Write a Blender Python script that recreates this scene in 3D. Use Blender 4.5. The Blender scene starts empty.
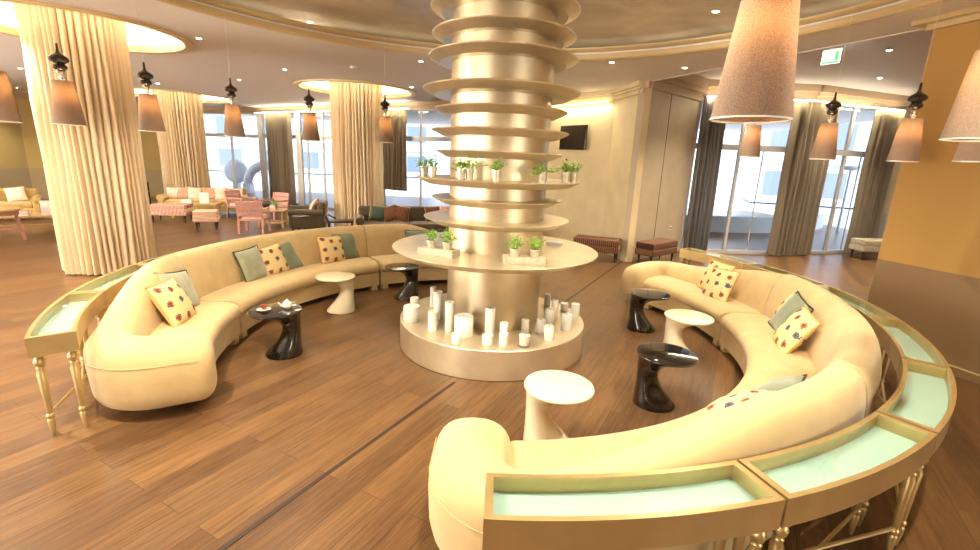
import bpy, bmesh, math, random
from math import sin, cos, pi, radians as R, hypot, atan2, sqrt
from mathutils import Vector, Matrix, noise
random.seed(7)
S = bpy.context.scene
COL = S.collection

# ------------------------------------------------------------------ camera, world, big lights, exposure
H = 2.1
PITCH, ROLL, F = 0.24106912, 0.04185602, 463.2122
fwd = Vector((0, cos(PITCH), -sin(PITCH))); r0 = Vector((1, 0, 0)); u0 = r0.cross(fwd)
rv = cos(ROLL)*r0 + sin(ROLL)*u0; uv = -sin(ROLL)*r0 + cos(ROLL)*u0
cd = bpy.data.cameras.new('camera'); cam = bpy.data.objects.new('camera', cd); COL.objects.link(cam)
M = Matrix((rv, uv, -fwd)).transposed().to_4x4(); M.translation = (0, 0, H); cam.matrix_world = M
cd.sensor_width = 36; cd.lens = F/980*36; cd.clip_end = 300; cd.clip_start = .05
S.camera = cam

S.view_settings.view_transform = 'Standard'; S.view_settings.look = 'None'
S.view_settings.gamma = 1; S.view_settings.use_curve_mapping = False
S.view_settings.exposure = 1.34
S.cycles.use_denoising = True
S.cycles.max_bounces = 8; S.cycles.diffuse_bounces = 4; S.cycles.glossy_bounces = 4
S.cycles.transmission_bounces = 6; S.cycles.transparent_max_bounces = 8
S.cycles.sample_clamp_indirect = 6; S.cycles.caustics_reflective = False; S.cycles.caustics_refractive = False

W = bpy.data.worlds.new('world'); S.world = W; W.use_nodes = True
bg = W.node_tree.nodes['Background']; bg.inputs[0].default_value = (.84, .91, 1, 1); bg.inputs[1].default_value = 1.7

def light(name, kind, loc, power, col=(1, .87, .68), rot=(0, 0, 0), parent=None, **kw):
    d = bpy.data.lights.new(name, kind); d.energy = power; d.color = col
    for k, v in kw.items(): setattr(d, k, v)
    o = bpy.data.objects.new(name, d); COL.objects.link(o); o.location = loc; o.rotation_euler = rot
    if parent: o.parent = parent
    return o
# added soft fill lights, no windows behind them (left part stronger)
light('fill_behind', 'AREA', (-9, -5.6, 2.3), 520, (1, .93, .83), (R(112), 0, R(-22)), shape='RECTANGLE', size=9, size_y=3)
light('fill_behind_right', 'AREA', (8.5, -5.6, 2.3), 240, (1, .93, .83), (R(112), 0, R(30)), shape='RECTANGLE', size=6, size_y=3)
light('fill_left', 'AREA', (-16.8, 4, 2.2), 950, (1, .91, .79), (R(110), 0, R(-90)), shape='RECTANGLE', size=8, size_y=3)
light('sun', 'SUN', (0, 0, 30), 1.5, (1, .98, .95), (R(50), 0, R(-15)), angle=.02)
for nm_, loc_, rz_, sx_ in (('portal_right', (7.9, 13.0, 1.95), 12, 6.2), ('portal_far', (-4.6, 17.6, 1.85), -31, 13), ('portal_left', (-11.6, 21.2, 1.85), -15, 3.6)):
    o_ = light(nm_, 'AREA', loc_, 1, (1, 1, 1), (R(-90), 0, R(rz_)), shape='RECTANGLE', size=sx_, size_y=3.7); o_.data.cycles.is_portal = True

# ------------------------------------------------------------------ materials
def lin(c):
    return tuple(((v/255+.055)/1.055)**2.4 if v > 10 else v/255/12.92 for v in c) + (1,)
MATS = {}
class NT:
    def __init__(s, name):
        s.m = bpy.data.materials.new(name); s.m.use_nodes = True; s.t = s.m.node_tree
        s.b = s.t.nodes['Principled BSDF']; s.out = s.t.nodes['Material Output']
    def n(s, typ, **kw):
        k = s.t.nodes.new(typ)
        for a, v in kw.items():
            if a.startswith('i_'):
                key = a[2:]; key = int(key) if key.isdigit() else key.replace('_', ' ')
                k.inputs[key].default_value = v
            else: setattr(k, a, v)
        return k
    def l(s, a, b): s.t.links.new(a, b)
    def ramp(s, fac, stops):
        k = s.n('ShaderNodeValToRGB'); e = k.color_ramp.elements
        while len(e) < len(stops): e.new(.5)
        for el, (p, c) in zip(e, stops): el.position = p; el.color = c
        s.l(fac, k.inputs[0]); return k.outputs[0]
def simple(name, rgb, rough=.5, metal=0, var=.0, vscale=20, bump=0, bscale=200, coat=0, sheen=0, emit=None, estr=0):
    if name in MATS: return MATS[name]
    t = NT(name); b = t.b
    b.inputs['Base Color'].default_value = lin(rgb); b.inputs['Roughness'].default_value = rough; b.inputs['Metallic'].default_value = metal
    tc = t.n('ShaderNodeTexCoord')
    if var:
        nz = t.n('ShaderNodeTexNoise', i_Scale=vscale, i_Detail=4.0); t.l(tc.outputs['Object'], nz.inputs['Vector'])
        lo = lin(tuple(max(0, c*(1-var)) for c in rgb)); hi = lin(tuple(min(255, c*(1+var)) for c in rgb))
        t.l(t.ramp(nz.outputs[0], [(.3, lo), (.7, hi)]), b.inputs['Base Color'])
    if bump:
        nb = t.n('ShaderNodeTexNoise', i_Scale=bscale, i_Detail=3.0); t.l(tc.outputs['Object'], nb.inputs['Vector'])
        bp = t.n('ShaderNodeBump', i_Strength=bump, i_Distance=.01); t.l(nb.outputs[0], bp.inputs['Height']); t.l(bp.outputs[0], b.inputs['Normal'])
    if coat: b.inputs['Coat Weight'].default_value = coat; b.inputs['Coat Roughness'].default_value = .05
    if sheen: b.inputs['Sheen Weight'].default_value = sheen
    if emit: b.inputs['Emission Color'].default_value = lin(emit); b.inputs['Emission Strength'].default_value = estr
    MATS[name] = t.m; return t.m

def floor_mat():
    t = NT('oak_planks'); tc = t.n('ShaderNodeTexCoord')
    mp = t.n('ShaderNodeMapping'); mp.inputs['Rotation'].default_value = (0, 0, -atan2(.88, .47)); t.l(tc.outputs['Object'], mp.inputs[0])
    br = t.n('ShaderNodeTexBrick', offset=.37, i_Scale=1.0, i_Mortar_Size=.0022, i_Mortar_Smooth=.1, i_Bias=0.0)
    br.inputs['Brick Width'].default_value = 1.9; br.inputs['Row Height'].default_value = .19
    br.inputs['Color1'].default_value = (0, 0, 0, 1); br.inputs['Color2'].default_value = (1, 1, 1, 1); br.inputs['Mortar'].default_value = (.5, .5, .5, 1)
    t.l(mp.outputs[0], br.inputs[0])
    base = t.ramp(br.outputs[0], [(0, lin((88, 61, 37))), (.35, lin((103, 73, 44))), (.7, lin((114, 82, 49))), (1, lin((96, 70, 45)))])
    # long grain, shifted for each plank
    sh = t.n('ShaderNodeVectorMath', operation='MULTIPLY_ADD'); sh.inputs[1].default_value = (7, 13, 5); t.l(br.outputs[0], sh.inputs[0]); t.l(mp.outputs[0], sh.inputs[2])
    m2 = t.n('ShaderNodeMapping'); m2.inputs['Scale'].default_value = (.6, 13, 1); t.l(sh.outputs[0], m2.inputs[0])
    nz = t.n('ShaderNodeTexNoise', i_Scale=3.0, i_Detail=10.0, i_Roughness=.68, i_Distortion=.8); t.l(m2.outputs[0], nz.inputs[0])
    g = t.ramp(nz.outputs[0], [(.34, (.5, .46, .43, 1)), (.5, (1, 1, 1, 1)), (.66, (1.4, 1.34, 1.24, 1))])
    mx = t.n('ShaderNodeMix', data_type='RGBA', blend_type='MULTIPLY'); mx.inputs[0].default_value = .85
    t.l(base, mx.inputs[6]); t.l(g, mx.inputs[7])
    # cathedral grain flecks
    m3 = t.n('ShaderNodeMapping'); m3.inputs['Scale'].default_value = (.3, 12, 1); t.l(sh.outputs[0], m3.inputs[0])
    wv = t.n('ShaderNodeTexWave', i_Scale=2.2, i_Distortion=9.0, i_Detail=3.0, i_Detail_Scale=1.6); t.l(m3.outputs[0], wv.inputs[0])
    fl = t.ramp(wv.outputs[1], [(.0, (0, 0, 0, 1)), (.86, (0, 0, 0, 1)), (.97, (1, 1, 1, 1))])
    m4 = t.n('ShaderNodeMix', data_type='RGBA', blend_type='MIX'); m4.inputs[7].default_value = lin((164, 124, 84))
    ml = t.n('ShaderNodeMath', operation='MULTIPLY'); ml.inputs[1].default_value = .1; t.l(fl, ml.inputs[0])
    t.l(ml.outputs[0], m4.inputs[0]); t.l(mx.outputs[2], m4.inputs[6])
    m5 = t.n('ShaderNodeMix', data_type='RGBA', blend_type='MIX'); m5.inputs[7].default_value = lin((64, 44, 30)); t.l(br.outputs[1], m5.inputs[0]); t.l(m4.outputs[2], m5.inputs[6])
    t.l(m5.outputs[2], t.b.inputs['Base Color'])
    rr = t.n('ShaderNodeMapRange'); rr.inputs[3].default_value = .24; rr.inputs[4].default_value = .42; t.l(nz.outputs[0], rr.inputs[0]); t.l(rr.outputs[0], t.b.inputs['Roughness'])
    bp = t.n('ShaderNodeBump', i_Strength=.25, i_Distance=.004); t.l(nz.outputs[0], bp.inputs['Height']); t.l(bp.outputs[0], t.b.inputs['Normal'])
    return t.m
def floral_mat():
    t = NT('floral_cotton'); tc = t.n('ShaderNodeTexCoord')
    ds = t.n('ShaderNodeTexNoise', i_Scale=60.0, i_Detail=2.0); t.l(tc.outputs['Object'], ds.inputs[0])
    ad = t.n('ShaderNodeVectorMath', operation='MULTIPLY_ADD'); ad.inputs[1].default_value = (.06, .06, 0); t.l(ds.outputs[1], ad.inputs[0]); t.l(tc.outputs['Object'], ad.inputs[2])
    vo = t.n('ShaderNodeTexVoronoi', voronoi_dimensions='2D', i_Scale=6.8, i_Randomness=.4); t.l(ad.outputs[0], vo.inputs['Vector'])
    mk = t.ramp(vo.outputs['Distance'], [(.0, (1, 1, 1, 1)), (.2, (1, 1, 1, 1)), (.24, (0, 0, 0, 1))])
    sep = t.n('ShaderNodeSeparateColor'); t.l(vo.outputs['Color'], sep.inputs[0])
    fc = t.ramp(sep.outputs[0], [(.0, lin((134, 66, 50))), (.66, lin((156, 84, 60))), (.72, lin((92, 92, 112))), (1, lin((92, 92, 112)))])
    ct = t.ramp(vo.outputs['Distance'], [(.0, (1, 1, 1, 1)), (.05, (1, 1, 1, 1)), (.08, (0, 0, 0, 1))])
    mc = t.n('ShaderNodeMix', data_type='RGBA'); mc.inputs[7].default_value = lin((74, 46, 40)); t.l(ct, mc.inputs[0]); t.l(fc, mc.inputs[6])
    mx = t.n('ShaderNodeMix', data_type='RGBA'); mx.inputs[6].default_value = lin((232, 204, 146)); t.l(mk, mx.inputs[0]); t.l(mc.outputs[2], mx.inputs[7])
    t.l(mx.outputs[2], t.b.inputs['Base Color']); t.b.inputs['Roughness'].default_value = .9
    return t.m
def stripe_mat(name, c1, c2, scale, axis='X', noisy=0.0):
    t = NT(name); tc = t.n('ShaderNodeTexCoord')
    wv = t.n('ShaderNodeTexWave', bands_direction=axis, i_Scale=scale, i_Distortion=noisy, i_Detail=2.0, i_Detail_Scale=3.0); t.l(tc.outputs['Object'], wv.inputs[0])
    t.l(t.ramp(wv.outputs[0], [(.3, lin(c1)), (.6, lin(c2))]), t.b.inputs['Base Color']); t.b.inputs['Roughness'].default_value = .9
    return t.m
def drape_mat(name, rgb, trans=.35):
    t = NT(name); t.b.inputs['Base Color'].default_value = lin(rgb); t.b.inputs['Roughness'].default_value = .8
    t.b.inputs['Sheen Weight'].default_value = .2
    tr = t.n('ShaderNodeBsdfTranslucent'); tr.inputs[0].default_value = lin(rgb)
    mx = t.n('ShaderNodeMixShader'); mx.inputs[0].default_value = trans
    t.l(t.b.outputs[0], mx.inputs[1]); t.l(tr.outputs[0], mx.inputs[2]); t.l(mx.outputs[0], t.out.inputs[0]); return t.m
def shade_mat():
    t = NT('linen_shade'); tc = t.n('ShaderNodeTexCoord')
    nz = t.n('ShaderNodeTexNoise', i_Scale=380.0, i_Detail=3.0); t.l(tc.outputs['Object'], nz.inputs[0])
    c = t.ramp(nz.outputs[0], [(.35, lin((150, 128, 110))), (.65, lin((204, 182, 160)))])
    t.l(c, t.b.inputs['Base Color']); t.b.inputs['Roughness'].default_value = .9
    tr = t.n('ShaderNodeBsdfTranslucent'); t.l(c, tr.inputs[0])
    mx = t.n('ShaderNodeMixShader'); mx.inputs[0].default_value = .5
    t.l(t.b.outputs[0], mx.inputs[1]); t.l(tr.outputs[0], mx.inputs[2]); t.l(mx.outputs[0], t.out.inputs[0]); return t.m
def glass_mat(name, tint, rough=.0, refl=.12):
    t = NT(name)
    tr = t.n('ShaderNodeBsdfTransparent'); tr.inputs[0].default_value = tint
    gl = t.n('ShaderNodeBsdfGlossy'); gl.inputs['Roughness'].default_value = rough
    lw = t.n('ShaderNodeLayerWeight', i_Blend=.12); fr = t.n('ShaderNodeMath', operation='MULTIPLY_ADD'); fr.inputs[1].default_value = .5; fr.inputs[2].default_value = .03; fr.use_clamp = True; t.l(lw.outputs['Facing'], fr.inputs[0]); mx = t.n('ShaderNodeMixShader')
    t.l(fr.outputs[0], mx.inputs[0]); t.l(tr.outputs[0], mx.inputs[1]); t.l(gl.outputs[0], mx.inputs[2]); t.l(mx.outputs[0], t.out.inputs[0]); return t.m
def emis(name, rgb, s):
    t = NT(name); e = t.n('ShaderNodeEmission'); e.inputs[0].default_value = lin(rgb); e.inputs[1].default_value = s
    t.l(e.outputs[0], t.out.inputs[0]); return t.m
def silver_mat():
    t = NT('silver_leaf'); tc = t.n('ShaderNodeTexCoord')
    nz = t.n('ShaderNodeTexNoise', i_Scale=1.1, i_Detail=6.0, i_Distortion=.6); t.l(tc.outputs['Object'], nz.inputs[0])
    t.l(t.ramp(nz.outputs[0], [(.3, lin((186, 174, 154))), (.7, lin((238, 228, 210)))]), t.b.inputs['Base Color'])
    t.b.inputs['Metallic'].default_value = .45
    rr = t.n('ShaderNodeMapRange'); rr.inputs[3].default_value = .3; rr.inputs[4].default_value = .5; t.l(nz.outputs[0], rr.inputs[0]); t.l(rr.outputs[0], t.b.inputs['Roughness'])
    return t.m
def plaster_mat(name, lo, hi, z0):   # two-tone wallpaper: a different paper below height z0
    t = NT(name); tc = t.n('ShaderNodeTexCoord'); sp = t.n('ShaderNodeSeparateXYZ'); t.l(tc.outputs['Object'], sp.inputs[0])
    gt = t.n('ShaderNodeMath', operation='GREATER_THAN'); gt.inputs[1].default_value = z0; t.l(sp.outputs[2], gt.inputs[0])
    nz = t.n('ShaderNodeTexNoise', i_Scale=1.5, i_Detail=4.0); t.l(tc.outputs['Object'], nz.inputs[0])
    mx = t.n('ShaderNodeMix', data_type='RGBA'); mx.inputs[6].default_value = lin(lo); mx.inputs[7].default_value = lin(hi); t.l(gt.outputs[0], mx.inputs[0])
    m2 = t.n('ShaderNodeMix', data_type='RGBA', blend_type='MULTIPLY'); m2.inputs[0].default_value = .3
    t.l(mx.outputs[2], m2.inputs[6]); t.l(t.ramp(nz.outputs[0], [(.3, (.85, .85, .85, 1)), (.7, (1, 1, 1, 1))]), m2.inputs[7])
    t.l(m2.outputs[2], t.b.inputs['Base Color']); t.b.inputs['Roughness'].default_value = .6; return t.m

m_floor = floor_mat(); m_floral = floral_mat(); m_shade = shade_mat(); m_silver = silver_mat()
m_sofa = simple('cream_upholstery', (202, 174, 122), .85, var=.04, vscale=5, bump=.15, bscale=14, sheen=.2)
m_champ = simple('champagne_metal', (224, 208, 176), .36, .7, var=.05, vscale=3)
m_champ_dark = simple('satin_column_metal', (214, 198, 166), .4, .88, var=.05, vscale=2)
m_gold = simple('gold_lacquer', (198, 172, 118), .34, .7, var=.05, vscale=4)
m_mint = simple('mint_glass_panel', (186, 214, 202), .2, bump=0)
m_glass = glass_mat('clear_glass', (.96, .99, .97, 1)); m_cup = glass_mat('cup_glass', (.98, .98, .98, 1)); m_winglass = glass_mat('window_glass', (.95, .98, 1, 1))
m_black = simple('black_gloss', (12, 11, 12), .07, coat=1)
m_white = simple('cream_gloss', (240, 226, 190), .22, coat=.6)
m_wax = simple('candle_wax', (255, 249, 234), .55, var=.01, vscale=30)
m_wick = simple('candle_wick', (60, 50, 42), .9)
m_green_pale = simple('pale_sage_velvet', (158, 158, 128), .8, var=.08, vscale=9, sheen=.5)
m_green = simple('sage_velvet', (118, 126, 98), .8, var=.08, vscale=9, sheen=.5)
m_green_pipe = simple('green_piping', (58, 74, 56), .8)
m_cord = simple('cream_cord', (206, 164, 98), .8)
m_leaf = simple('leaf_green', (128, 168, 60), .5, var=.3, vscale=40)
m_soil = simple('soil', (58, 42, 30), .95, var=.2, vscale=60)
m_pot = simple('zinc_pot', (214, 204, 184), .35, .6, var=.08, vscale=25)
m_tray = simple('limed_wood', (196, 180, 150), .6, var=.1, vscale=18)
m_ceil = simple('ceiling_paint', (240, 237, 236), .7)
m_ceil_grey = simple('outer_ceiling_paint', (214, 212, 216), .6)
m_trim = simple('gold_cream_trim', (222, 196, 146), .45, .1)
m_cornice = simple('cornice_taupe', (190, 168, 140), .6)
m_wall_tv = simple('cream_wall', (222, 204, 160), .7, var=.03, vscale=2)
m_panel = simple('taupe_panel', (188, 170, 142), .55, var=.03, vscale=2)
m_wall_olive = plaster_mat('olive_wallpaper', (178, 160, 120), (196, 170, 104), 1.15)
m_wall_ochre = plaster_mat('ochre_wallpaper', (150, 120, 84), (196, 152, 82), 1.1)
m_wall_cream = plaster_mat('grey_cream_wallpaper', (200, 196, 192), (222, 206, 168), 1.1)
m_drape = drape_mat('cream_drape', (243, 222, 184), .25)
m_curtain = drape_mat('taupe_curtain', (150, 134, 112), .3)
m_curtain_d = drape_mat('slate_curtain', (150, 147, 147), .3)
m_frame = simple('window_frame_grey', (196, 194, 190), .5, .1)
m_cove = emis('cove_light', (255, 226, 180), .5)
m_coveb = emis('recess_light', (255, 234, 200), 15)
m_spot = emis('downlight_glow', (255, 240, 215), 30)
m_bulb = emis('bulb_glow', (255, 214, 150), 40)
m_chrome = simple('chrome', (220, 215, 210), .08, 1)
m_blackball = simple('black_glass', (22, 12, 10), .06, coat=1)
m_dark = simple('dark_wood', (48, 30, 22), .4)
m_slot = simple('floor_channel_dark', (52, 36, 26), .6)
m_white_paint = simple('white_paint', (238, 234, 226), .5)
m_pink = simple('pink_painted_wood', (206, 152, 138), .5, var=.05, vscale=8)
m_pinkseat = simple('pale_pink_fabric', (240, 216, 196), .9, var=.06, vscale=20)
m_yellow = simple('golden_velvet', (196, 166, 98), .8, var=.06, vscale=8, sheen=.3)
m_olive = simple('olive_velvet', (72, 56, 20), .7, var=.1, vscale=8, sheen=.4)
m_brown = simple('brown_velvet', (76, 58, 38), .75, var=.08, vscale=7, sheen=.3)
m_oak = simple('pale_oak', (206, 170, 116), .5, var=.08, vscale=12)
m_rust = stripe_mat('rust_stripe', (58, 34, 24), (138, 84, 54), 9, 'X')
m_peach = stripe_mat('peach_pattern', (196, 118, 98), (230, 190, 158), 8, 'DIAGONAL', 6)
m_bench = stripe_mat('brown_check', (66, 40, 28), (132, 90, 60), 7, 'X')
m_ott = stripe_mat('pink_ticking', (176, 104, 86), (232, 200, 176), 9, 'X', 3)
m_ott2 = stripe_mat('pale_layers', (206, 130, 96), (244, 226, 196), 8, 'Z')
m_bench_w = stripe_mat('cream_brown_pattern', (104, 82, 52), (226, 214, 186), 16, 'DIAGONAL', 14)
m_screen = simple('tv_screen', (22, 19, 18), .15, coat=.5)
m_tea = simple('tea', (150, 52, 14), .1)
m_china = simple('white_china', (244, 234, 214), .15, coat=.6)
m_exit = simple('exit_green', (60, 176, 70), .4, emit=(60, 190, 70), estr=1.2)
m_exit_w = simple('exit_white', (240, 250, 240), .4, emit=(235, 255, 240), estr=1.6)
m_out_white = simple('outdoor_render', (196, 204, 216), .8, var=.03, vscale=.5)
m_out_blue = simple('outdoor_window_pane', (122, 134, 154), .2)
m_out_ground = simple('outdoor_paving', (206, 208, 210), .8, var=.06, vscale=1)
m_out_hedge = simple('outdoor_blue_shape', (204, 212, 232), .7, var=.06, vscale=2)

# ------------------------------------------------------------------ helpers
def link(name, me, mat, parent=None, smooth=True, sharp=42):
    if mat: me.materials.append(mat)
    if smooth:
        me.polygons.foreach_set('use_smooth', [True]*len(me.polygons))
        me.set_sharp_from_angle(angle=R(sharp))
    o = bpy.data.objects.new(name, me); COL.objects.link(o)
    if parent: o.parent = parent
    return o
class MB:
    """collects geometry in world or local space; build() links one mesh"""
    def __init__(s): s.v = []; s.f = []
    def add(s, v, f):
        k = len(s.v); s.v += [tuple(p) for p in v]; s.f += [tuple(i+k for i in q) for q in f]; return s
    def box(s, c, size, rz=0, bev=0, rx=0, ry=0):
        bm = bmesh.new(); bmesh.ops.create_cube(bm, size=1)
        for v in bm.verts: v.co = Vector((v.co.x*size[0], v.co.y*size[1], v.co.z*size[2]))
        if bev: bmesh.ops.bevel(bm, geom=bm.edges[:], offset=bev, segments=3, affect='EDGES', profile=.6)
        m = Matrix.Translation(c) @ Matrix.Rotation(rz, 4, 'Z') @ Matrix.Rotation(rx, 4, 'X') @ Matrix.Rotation(ry, 4, 'Y')
        bm.verts.index_update()
        s.add([m @ v.co for v in bm.verts], [[v.index for v in f.verts] for f in bm.faces]); bm.free(); return s
    def bar(s, a, b, w, h=None):
        a = Vector(a); b = Vector(b); d = b-a; h = h or w
        z = d.normalized(); x = z.cross(Vector((0, 0, 1))); x = x.normalized() if x.length > 1e-4 else Vector((1, 0, 0)); y = z.cross(x)
        vs = [p + x*sx*w/2 + y*sy*h/2 for p in (a, b) for sx, sy in ((-1, -1), (1, -1), (1, 1), (-1, 1))]
        return s.add(vs, [(0, 1, 2, 3), (7, 6, 5, 4), (0, 4, 5, 1), (1, 5, 6, 2), (2, 6, 7, 3), (3, 7, 4, 0)])
    def loft(s, rings, closed=True, caps=True, loop=False):
        n = len(rings[0]); v = [p for r in rings for p in r]; f = []
        m = len(rings)
        for i in range(m if loop else m-1):
            j2 = (i+1) % m
            for j in range(n if closed else n-1):
                k = (j+1) % n; f.append((i*n+j, i*n+k, j2*n+k, j2*n+j))
        if caps and not loop: f += [tuple(reversed(range(n))), tuple(range((m-1)*n, m*n))]
        return s.add(v, f)
    def lathe(s, prof, n=32, c=(0, 0, 0), caps=True):
        return s.loft([[(c[0]+r*cos(2*pi*j/n), c[1]+r*sin(2*pi*j/n), c[2]+z) for j in range(n)] for r, z in prof], True, caps)
    def tube(s, pts, r, n=8, loop=False):
        pts = [Vector(p) for p in pts]; rings = []; m = len(pts)
        for i, p in enumerate(pts):
            a = pts[(i-1) % m] if (loop or i > 0) else p; b = pts[(i+1) % m] if (loop or i < m-1) else p
            t = (b-a).normalized(); x = t.cross(Vector((0, 0, 1)))
            x = x.normalized() if x.length > 1e-3 else Vector((1, 0, 0)); y = t.cross(x)
            rr = r[i] if isinstance(r, (list, tuple)) else r
            rings.append([p + (x*cos(2*pi*k/n)+y*sin(2*pi*k/n))*rr for k in range(n)])
        return s.loft(rings, True, True, loop)
    def arcbox(s, c, r1, r2, a1, a2, z1, z2, n=24):
        rings = []
        for i in range(n+1):
            a = R(a1+(a2-a1)*i/n)
            rings.append([(c[0]+r*cos(a), c[1]+r*sin(a), z) for r, z in ((r1, z1), (r2, z1), (r2, z2), (r1, z2))])
        return s.loft(rings)
    def ico(s, c, r, sub=2, sc=(1, 1, 1)):
        bm = bmesh.new(); bmesh.ops.create_icosphere(bm, subdivisions=sub, radius=r); bm.verts.index_update()
        s.add([(c[0]+v.co.x*sc[0], c[1]+v.co.y*sc[1], c[2]+v.co.z*sc[2]) for v in bm.verts], [[v.index for v in f.verts] for f in bm.faces]); bm.free(); return s
    def build(s, name, mat, parent=None, smooth=True, world=False, sharp=42):
        me = bpy.data.meshes.new(name); off = parent.location if (world and parent) else Vector((0, 0, 0))
        me.from_pydata([Vector(p)-off for p in s.v], [], s.f)
        bm = bmesh.new(); bm.from_mesh(me); bmesh.ops.recalc_face_normals(bm, faces=bm.faces[:]); bm.to_mesh(me); bm.free()
        return link(name, me, mat, parent, smooth, sharp)
def tag(o, label, cat, group=None, kind=None):
    o['label'] = label; o['category'] = cat
    if group: o['group'] = group
    if kind: o['kind'] = kind
    return o
def thing(name, label, cat, loc=(0, 0, 0), rz=0, group=None):
    o = bpy.data.objects.new(name, None); COL.objects.link(o); o.empty_display_size = .1
    o.location = loc; o.rotation_euler = (0, 0, rz); return tag(o, label, cat, group)
def struct(o): o['kind'] = 'structure'; return o
def kids(o): return [c for c in bpy.data.objects if c.parent == o]
def copy_tree(o, parent=None):
    c = o.copy(); COL.objects.link(c)
    if parent: c.parent = parent
    for k in list(o.children): copy_tree(k, c)
    return c
def dup(root, loc, rz=0, label=None, group=None):
    c = copy_tree(root); c.location = loc; c.rotation_euler = (0, 0, rz)
    if label: c['label'] = label
    if group: c['group'] = group
    return c
def onring(c, r, a): return (c[0]+r*cos(R(a)), c[1]+r*sin(R(a)))

# ------------------------------------------------------------------ the setting
ZC, ZI, ZR = 3.85, 4.08, 4.2        # soffit, inner silver ceiling, raised ceiling on the right
RC, RR = (-.05, 4.2), 4.43          # ceiling ring
struct(MB().add([(-18.5, -6.5, 0), (14.5, -6.5, 0), (14.5, 26, 0), (-18.5, 26, 0), (-18.5, -6.5, -.1), (14.5, -6.5, -.1), (14.5, 26, -.1), (-18.5, 26, -.1)],
    [(0, 1, 2, 3), (7, 6, 5, 4), (0, 4, 5, 1), (1, 5, 6, 2), (2, 6, 7, 3), (3, 7, 4, 0)]).build('floor', m_floor, smooth=False))
slot = MB().bar((-3.1, -1.15, .0015), (-.3, 4.12, .0015), .03, .003).bar((.66, 5.98, .0015), (3.0, 10.36, .0015), .03, .003)
struct(slot.build('trim_1', m_slot, smooth=False))

def flat_fill(name, outer, holes, z, thick, mat):
    cu = bpy.data.curves.new(name, 'CURVE'); cu.dimensions = '2D'; cu.fill_mode = 'BOTH'; cu.extrude = thick/2
    for pts in [outer]+holes:
        sp = cu.splines.new('POLY'); sp.points.add(len(pts)-1); sp.use_cyclic_u = True
        for p, q in zip(sp.points, pts): p.co = (q[0], q[1], 0, 1)
    tmp = bpy.data.objects.new(name+'_tmp', cu); COL.objects.link(tmp)
    dg = bpy.context.evaluated_depsgraph_get(); me = bpy.data.meshes.new_from_object(tmp.evaluated_get(dg))
    bpy.data.objects.remove(tmp); bpy.data.curves.remove(cu)
    me.materials.clear(); o = link(name, me, mat, None, False); o.location.z = z+thick/2; return o
circle = lambda c, r, n=96: [(c[0]+r*cos(2*pi*i/n), c[1]+r*sin(2*pi*i/n)) for i in range(n)]
COLS = [((-6.70, 7.93), .63, 1.5), ((-11.1, 17.0), .68, 1.75), ((-3.85, 13.46), .67, 1.5)]    # draped columns: centre, radius, recess radius
BEAM = [(3.0, 10.8), (3.6, 9.45), (5.1, 6.1), (5.15, 5.98)]
outer = [(-18.5, -6.5), (5.6, -6.5), (5.6, 5.0)] + BEAM[::-1] + [(2.8, 11.8), (2.8, 26), (-18.5, 26)]
struct(flat_fill('ceiling', outer, [circle(RC, RR)]+[circle(c, r) for c, _, r in COLS], ZC, .06, m_ceil))
struct(flat_fill('ceiling_raised', [(2.5, 11.7)]+BEAM+[(5.5, 4.9), (5.5, -6.5), (14.5, -6.5), (14.5, 26), (2.5, 26)], [], ZR, .06, m_ceil_grey))
struct(MB().bar((3.0, 10.8, ZC+.2), (5.13, 6.04, ZC+.2), .05, .42).build('trim_2', m_ceil, smooth=False))
# inner silver ceiling and its stepped ring moulding with a hidden light strip
struct(MB().lathe([(.02, 0), (RR+.5, 0), (RR+.5, .05), (.02, .05)], 96, (RC[0], RC[1], ZI)).build('ceiling_inner', m_silver))
prof = [(RR+.13, 0), (RR+.13, -.02), (RR+.08, -.028), (RR+.07, -.05), (RR, -.05), (RR-.02, -.03), (RR-.02, .03), (RR+.02, .05), (RR+.02, .07), (RR-.05, .08), (RR-.07, .10), (RR-.07, .125), (RR+.05, .13), (RR+.05, .06), (RR+.13, .05)]
struct(MB().lathe(prof + [prof[0]], 128, (RC[0], RC[1], ZC), caps=False).build('trim_3', m_trim))
struct(MB().lathe([(RR+.5, .055), (RR+.52, .055), (RR+.52, ZI-ZC+.05), (RR+.5, ZI-ZC+.05), (RR+.5, .055)], 96, (RC[0], RC[1], ZC), caps=False).build('trim_4', m_ceil))
tag(MB().lathe([(RR+.10, .135), (RR+.22, .135), (RR+.22, .15), (RR+.10, .15), (RR+.10, .135)], 96, (RC[0], RC[1], ZC), caps=False).build('cove_light_strip', m_cove), 'warm light strip hidden on the ledge of the round ceiling moulding', 'light')
for k, (c, rc, rr) in enumerate(COLS):
    # recess dome above each draped column, lip and light
    struct(MB().lathe([(rr+.12, .06), (rr+.12, .42), (.05, .42), (.05, .46), (rr+.16, .46), (rr+.16, .06), (rr+.12, .06)], 64, (c[0], c[1], ZC), caps=False).build('ceiling_recess', m_ceil))
    struct(MB().lathe([(rr+.1, -.0), (rr+.1, -.03), (rr-.03, -.03), (rr-.03, .09), (rr+.04, .09), (rr+.04, .0), (rr+.1, 0)], 72, (c[0], c[1], ZC), caps=False).build('trim_%d' % (5+k), m_trim))
    tag(MB().lathe([(rr+.05, .1), (rr+.11, .1), (rr+.11, .12), (rr+.05, .12), (rr+.05, .1)], 64, (c[0], c[1], ZC), caps=False).build('recess_light_ring', m_coveb),
        ['warm light ring in the ceiling recess over the nearest draped column', 'warm light ring in the ceiling recess over the farthest draped column', 'warm light ring in the ceiling recess over the draped column behind the brown sofa'][k], 'light', 'recess lights over the draped columns')

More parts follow.
